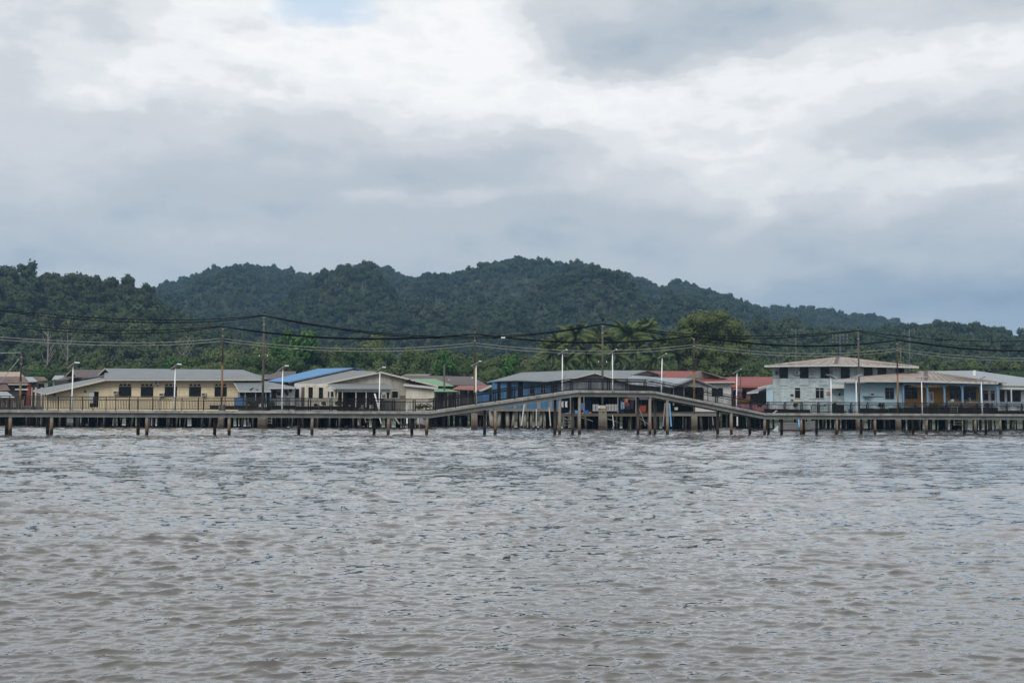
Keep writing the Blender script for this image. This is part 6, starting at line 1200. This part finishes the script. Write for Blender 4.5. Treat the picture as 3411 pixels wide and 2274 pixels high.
def chair(px, D, mat, label):
    x = X_at(px, D, 2.5); z = 2.1; o = thing('plastic_chair', (x, D, z), label, 'chair')
    b = MB(); b.box(x - .24, x + .24, D - .24, D + .22, z + .42, z + .46); b.build('seat', M[mat], o); b = MB(); b.prism([(x - .24, D + .2, z + .46), (x + .24, D + .2, z + .46), (x + .2, D + .3, z + .9), (x - .2, D + .3, z + .9)], (0, .04, 0)); b.build('backrest', M[mat], o)
    for sx in (-.2, .2):
        for sy in (-.2, .18): b = MB(); b.bar((x + sx * 1.15, D + sy * 1.15, z), (x + sx, D + sy, z + .42), .04, .04); b.build('leg', M[mat], o)
chair(1165, 150.0, 'greywood', 'leftmost grey chair on the cream house porch'); chair(1205, 150.2, 'greywood', 'middle grey chair on the cream house porch'); chair(1236, 150.0, 'frame_white', 'pale chair near the leaning white pipe on the cream porch')
# potted plants and shrubs
def shrub(px, pyb, pyt, wpx, D, label, pot=True):
    x = X_at(px, D, 2.2); z0, z1 = Z_at(px, pyb, D), Z_at(px, pyt, D); w2 = wpx / 2 / (F_PX / D); o = thing('potted_plant' if pot else 'shrub', (x, D, z0), label, 'plant'); hh = z1 - z0; zp = hh * .3 if pot else 0
    if pot: b = MB(); frustum(b, (x, D), w2 * .3, w2 * .42, z0, z0 + zp, 9); b.build('pot', M['terracotta'], o)
    v, f, ti = leaf_cloud([(0, 0, zp + (hh - zp) * .55, w2, w2 * .8, (hh - zp) * .5), (w2 * .4, 0, zp + (hh - zp) * .4, w2 * .6, w2 * .6, (hh - zp) * .35), (-w2 * .45, 0, zp + (hh - zp) * .45, w2 * .6, w2 * .6, (hh - zp) * .4)], 170, .11, int(px), core=.4)
    c = bpy.data.objects.new('foliage', np_mesh('shrub', v, f, M['pot'], False, ti)); link(c, o)
shrub(828, 1354, 1326, 22, 145.6, 'leafy potted plant on the deck right of the blue low wall'); shrub(848, 1355, 1335, 18, 145.7, 'smaller potted plant left of the tall pole'); shrub(905, 1356, 1338, 20, 145.5, 'potted plant right of the tall pole'); shrub(1128, 1356, 1334, 26, 148.0, 'dark potted bush at the left end of the cream porch'); shrub(1415, 1364, 1342, 56, 147.5, 'green shrub growing at the foot of the rising ramp', False); shrub(1395, 1363, 1350, 24, 147.2, 'small shrub left of the ramp-foot shrub', False); shrub(1078, 1354, 1337, 14, 148.0, 'slim potted plant below the cream house windows'); shrub(1052, 1355, 1344, 12, 148.0, 'short potted plant below the cream house left window')
# things standing on the deck below the two-storey house
rk = thing('timber_rack', (X_at(2732, 158.4, 2.1), 158.4, 2.1), 'open timber rack with shelves on the deck below the two-storey house', 'rack')
for px in (2703, 2726, 2742, 2760): p, q = at(px, 1350, 158.4), at(px, 1379, 158.4); b = MB(); b.bar(q, p, .07, .07); b.build('post', M['greywood'], rk)
for py in (1353, 1361, 1370): b = MB(); b.bar(at(2701, py, 158.4), at(2762, py, 158.4), .5, .05); b.build('shelf', M['brownwood'], rk)
for i, (px, y0, y1, wd, m_, lab) in enumerate(((2712, 1353, 1345, 9, 'frame_white', 'white bucket on top of the timber rack, left one'), (2748, 1353, 1346, 8, 'blueplastic', 'blue bucket on top of the timber rack'), (2832, 1378, 1362, 13, 'blueplastic', 'blue water drum on the deck between the two close lamps'), (2815, 1378, 1366, 10, 'greywood', 'grey drum beside the blue water drum'), (2846, 1378, 1368, 7, 'yellowsign', 'small yellow can on the deck near the dark pole'))): tub(px, y0, y1, 158.0 + i * .05, wd, m_, lab, 'drum' if wd > 9 else 'bucket', 'drum' if wd > 9 else 'bucket', 10)
pf = thing('white_balustrade', (X_at(2583, 158.9, 2.1), 158.9, 2.1), 'short white balustrade on the deck behind the left black netting', 'balustrade')
for px in range(2556, 2640, 4):
    if 2600 < px < 2618: continue
    p, q = at(px, 1349, 158.9), at(px, 1366, 158.9); b = MB(); b.box(p[0] - .04, p[0] + .04, 158.88, 158.94, q[2], p[2]); b.build('baluster', M['white'], pf)
b = MB(); b.bar(at(2554, 1348, 158.9), at(2642, 1348, 158.9), .08, .07); b.build('rail', M['white'], pf)
for px, wd, lab in ((2530, 20, 'dark green potted bush at the left end of the two-storey house deck'), (2650, 16, 'potted plant below the narrow lower window of the two-storey house'), (2780, 18, 'potted plant right of the timber rack'), (2935, 20, 'potted plant below the window left of the veranda'), (3115, 22, 'potted palm-like plant before the veranda door'), (3290, 20, 'potted plant at the right end of the veranda')): shrub(px, 1362, 1342, wd, 157.9, lab)
# crows, egret
def bird(px, py, D, mat, label, s=1.0, face=1, legs=True):
    p = np.array(at(px, py, D)); o = thing('bird', tuple(p), label, 'bird'); b = MB(); f = face
    b.tube([p + np.array((-.22 * f, 0, .08)) * s, p + np.array((-.1 * f, 0, .14)) * s, p + np.array((.04 * f, 0, .2)) * s, p + np.array((.12 * f, 0, .28)) * s, p + np.array((.17 * f, 0, .33)) * s, p + np.array((.23 * f, 0, .33)) * s, p + np.array((.32 * f, 0, .31)) * s], [.015 * s, .07 * s, .09 * s, .06 * s, .055 * s, .04 * s, .006], 8); b.build('body', M[mat], o, True)
    for sx in (-.01, .05): b = MB(); b.tube([p + np.array((sx, 0, 0)), p + np.array((sx, 0, .15)) * s], .012 * s, 5); b.build('leg', M['black'], o)
bird(837, 1301, 146.4, 'black', 'black crow perched on the porch roof left of the tall pole', 1.1); bird(857, 1302, 146.3, 'black', 'smaller black bird on the porch roof nearest the tall pole', .7, -1)
zt = PB['p4'][2]; bird(2008, 1069, 144, 'black', 'black bird perched on top of the grey bridge pole', 1.2, -1); bird(2581, 1378, 124.5, 'clothwhite', 'white egret standing on the walkway below the two-storey house', 1.0)
# boats
def boat(px0, px1, py_top, py_wl, D, mat, label, flip=1, red=True, wd=1.2):
    x0, x1 = X_at(px0, D, .5), X_at(px1, D, .5); zt = Z_at((px0 + px1) / 2, py_top, D); L_ = x1 - x0; o = thing('longboat', ((x0 + x1) / 2, D, 0), label, 'boat'); n = 12; sec = []
    for i in range(n + 1):
        u = i / n; v = u if flip > 0 else 1 - u; beam = wd / 2 * min(1, .55 + 1.3 * v) * (1 - max(0, (v - .62) / .38) ** 1.8 * .97); sheer = zt + .30 * zt * max(0, v - .55) ** 1.5 * 3; keel = -.18 + (.35 * max(0, (v - .7) / .3) ** 2) * 1.2; x = x0 + u * L_
        sec.append([(x, D - beam, sheer), (x, D - beam * .8, keel * .4 + sheer * .25), (x, D, keel), (x, D + beam * .8, keel * .4 + sheer * .25), (x, D + beam, sheer)])
    b = MB(); vs = [p for q in sec for p in q]; fs = [(i * 5 + k, i * 5 + k + 1, (i + 1) * 5 + k + 1, (i + 1) * 5 + k) for i in range(n) for k in range(4)] + [(0, 1, 2, 3, 4), tuple(n * 5 + k for k in (4, 3, 2, 1, 0))]; b.add(vs, fs); b.build('hull', M[mat], o)
    b = MB(); b.tube([q[0] for q in sec], .04, 5); b.tube([q[4] for q in sec], .04, 5); b.build('gunwale', M['greywood'], o)
    for u in (3, 6, 8): b = MB(); q = sec[u]; b.box(q[0][0] - .12, q[0][0] + .12, q[0][1] + .02, q[4][1] - .02, q[0][2] - .14, q[0][2] - .10); b.build('thwart', M['greywood'], o)
    if red: b = MB(); b.tube([(s_[1][0], s_[1][1] - .025, s_[1][2] - .02) for s_ in sec[:n - 1]], .035, 5); b.build('stripe', M['boatred'], o)
    return o
boat(2594, 2715, 1409, 1421, 142, 'boatgrey', 'grey longboat moored behind the walkway below the two-storey house', 1)
def boat_end_on(px, D, py_top, label):
    "a small boat whose bow points at the viewer"
    x = X_at(px, D, .5); zt = Z_at(px, py_top, D); o = thing('small_boat', (x, D, 0), label, 'boat'); sec = []
    for i in range(9):
        u = i / 8; beam = .85 * (u ** .55) if u < .5 else .85 * .5 ** .55 + (.85 - .85 * .5 ** .55) * (u - .5) * .6; y = D - 1.4 + u * 4.0; sh = zt - .45 * min(1, u * 1.6) ; kz = -.25 + .55 * max(0, .35 - u)
        sec.append([(x - beam - .02, y, sh), (x - beam * .82, y, sh * .45 + kz * .3), (x, y, kz), (x + beam * .82, y, sh * .45 + kz * .3), (x + beam + .02, y, sh)])
    def strip(k0, k1): 
        b = MB(); vs = [p for q in sec for p in q]; b.add(vs, [(i * 5 + k, i * 5 + k + 1, (i + 1) * 5 + k + 1, (i + 1) * 5 + k) for i in range(8) for k in range(k0, k1)]); return b
    strip(1, 3).build('hull_bottom', M['boatred'], o); b = strip(0, 1); b2 = strip(3, 4); b.add(b2.v, b2.f); b.build('hull_side', M['white'], o)
    b = MB(); b.tube([q[0] for q in sec], .05, 5); b.tube([q[4] for q in sec], .05, 5); b.build('gunwale', M['black'], o)
    b = MB(); b.tube([(x, D - 1.42, -.05), (x, D - 1.45, zt + .12)], [.05, .06], 6); b.build('stem', M['greywood'], o)
    b = MB(); b.box(x - .6, x + .6, D + .5, D + .75, zt - .62, zt - .58); b.build('thwart', M['greywood'], o)
boat_end_on(1400, 146.8, 1388, 'small white and red boat moored bow-on behind the foot of the ramp')
tp = thing('tarpaulin_heap', at(2598, 1421, 143.5), 'pale tarpaulin draped over goods left of the grey longboat', 'tarpaulin'); b = MB(); cpt = at(2598, 1420, 143.5); nx, nz = 12, 7; vs = []; fs = []
for j in range(nz + 1):
    for i in range(nx): a_ = 6.283 * i / nx; v_ = j / nz; rr_ = (1 - v_ ** 1.6) * (1.05 + .18 * math.sin(3 * a_ + 1) + .1 * math.sin(7 * a_)); vs.append((cpt[0] + 1.25 * rr_ * math.cos(a_), cpt[1] + .8 * rr_ * math.sin(a_), -.3 + v_ * (.95 + .2 * math.sin(2 * a_))))
for j in range(nz):
    for i in range(nx): fs.append((j * nx + i, j * nx + (i + 1) % nx, (j + 1) * nx + (i + 1) % nx, (j + 1) * nx + i))
b.add(vs, fs); b.build('sheet', M['tarp'], tp)
# drift in the water
for i, (px, py, s, lab) in enumerate([(848, 1973, .10, 'small dark piece of driftwood floating in the foreground water'), (575, 1837, .10, 'greenish floating bottle in the foreground water at left'), (1690, 1851, .12, 'short dark stick floating near the middle of the river'), (3236, 1896, .10, 'tiny dark drift piece floating at the right')]):
    off = py - (CY + F_PX * math.tan(PITCH) + (px - CX) * math.sin(ROLL)); D = F_PX * 2.5 / off; x = X_at(px, D, 0); b = MB(); b.tube([(x - s * .6, D, .0), (x - s * .2, D + .01, .012), (x + s * .3, D, .012), (x + s * .6, D, .0)], [.006, .013, .012, .005], 7); b.solo('floating_debris', M['bark' if i != 1 else 'boatgrey'], lab, 'debris', None, True)

# ------------------------------------------------------------------ haze: the humid air between here and the hills
zmax = float(HH.max()) + 40
b = MB(); b.box(-2480, 2480, -320, 2480, -4.0, zmax); hz = b.build('haze', M['white']); hz.data.materials.clear()
m = bpy.data.materials.new('humid_air'); m.use_nodes = True; t_ = m.node_tree; t_.nodes.clear(); om = t_.nodes.new('ShaderNodeOutputMaterial'); pv = t_.nodes.new('ShaderNodeVolumePrincipled'); pv.inputs['Color'].default_value = (.38, .66, 1.0, 1); pv.inputs['Density'].default_value = .00015; pv.inputs['Anisotropy'].default_value = 0.2
t_.links.new(pv.outputs[0], om.inputs['Volume']); hz.data.materials.append(m); tag(hz, 'thin bluish humid haze lying over the river and hills', 'haze', kind='stuff')
print('objects', len(bpy.data.objects))
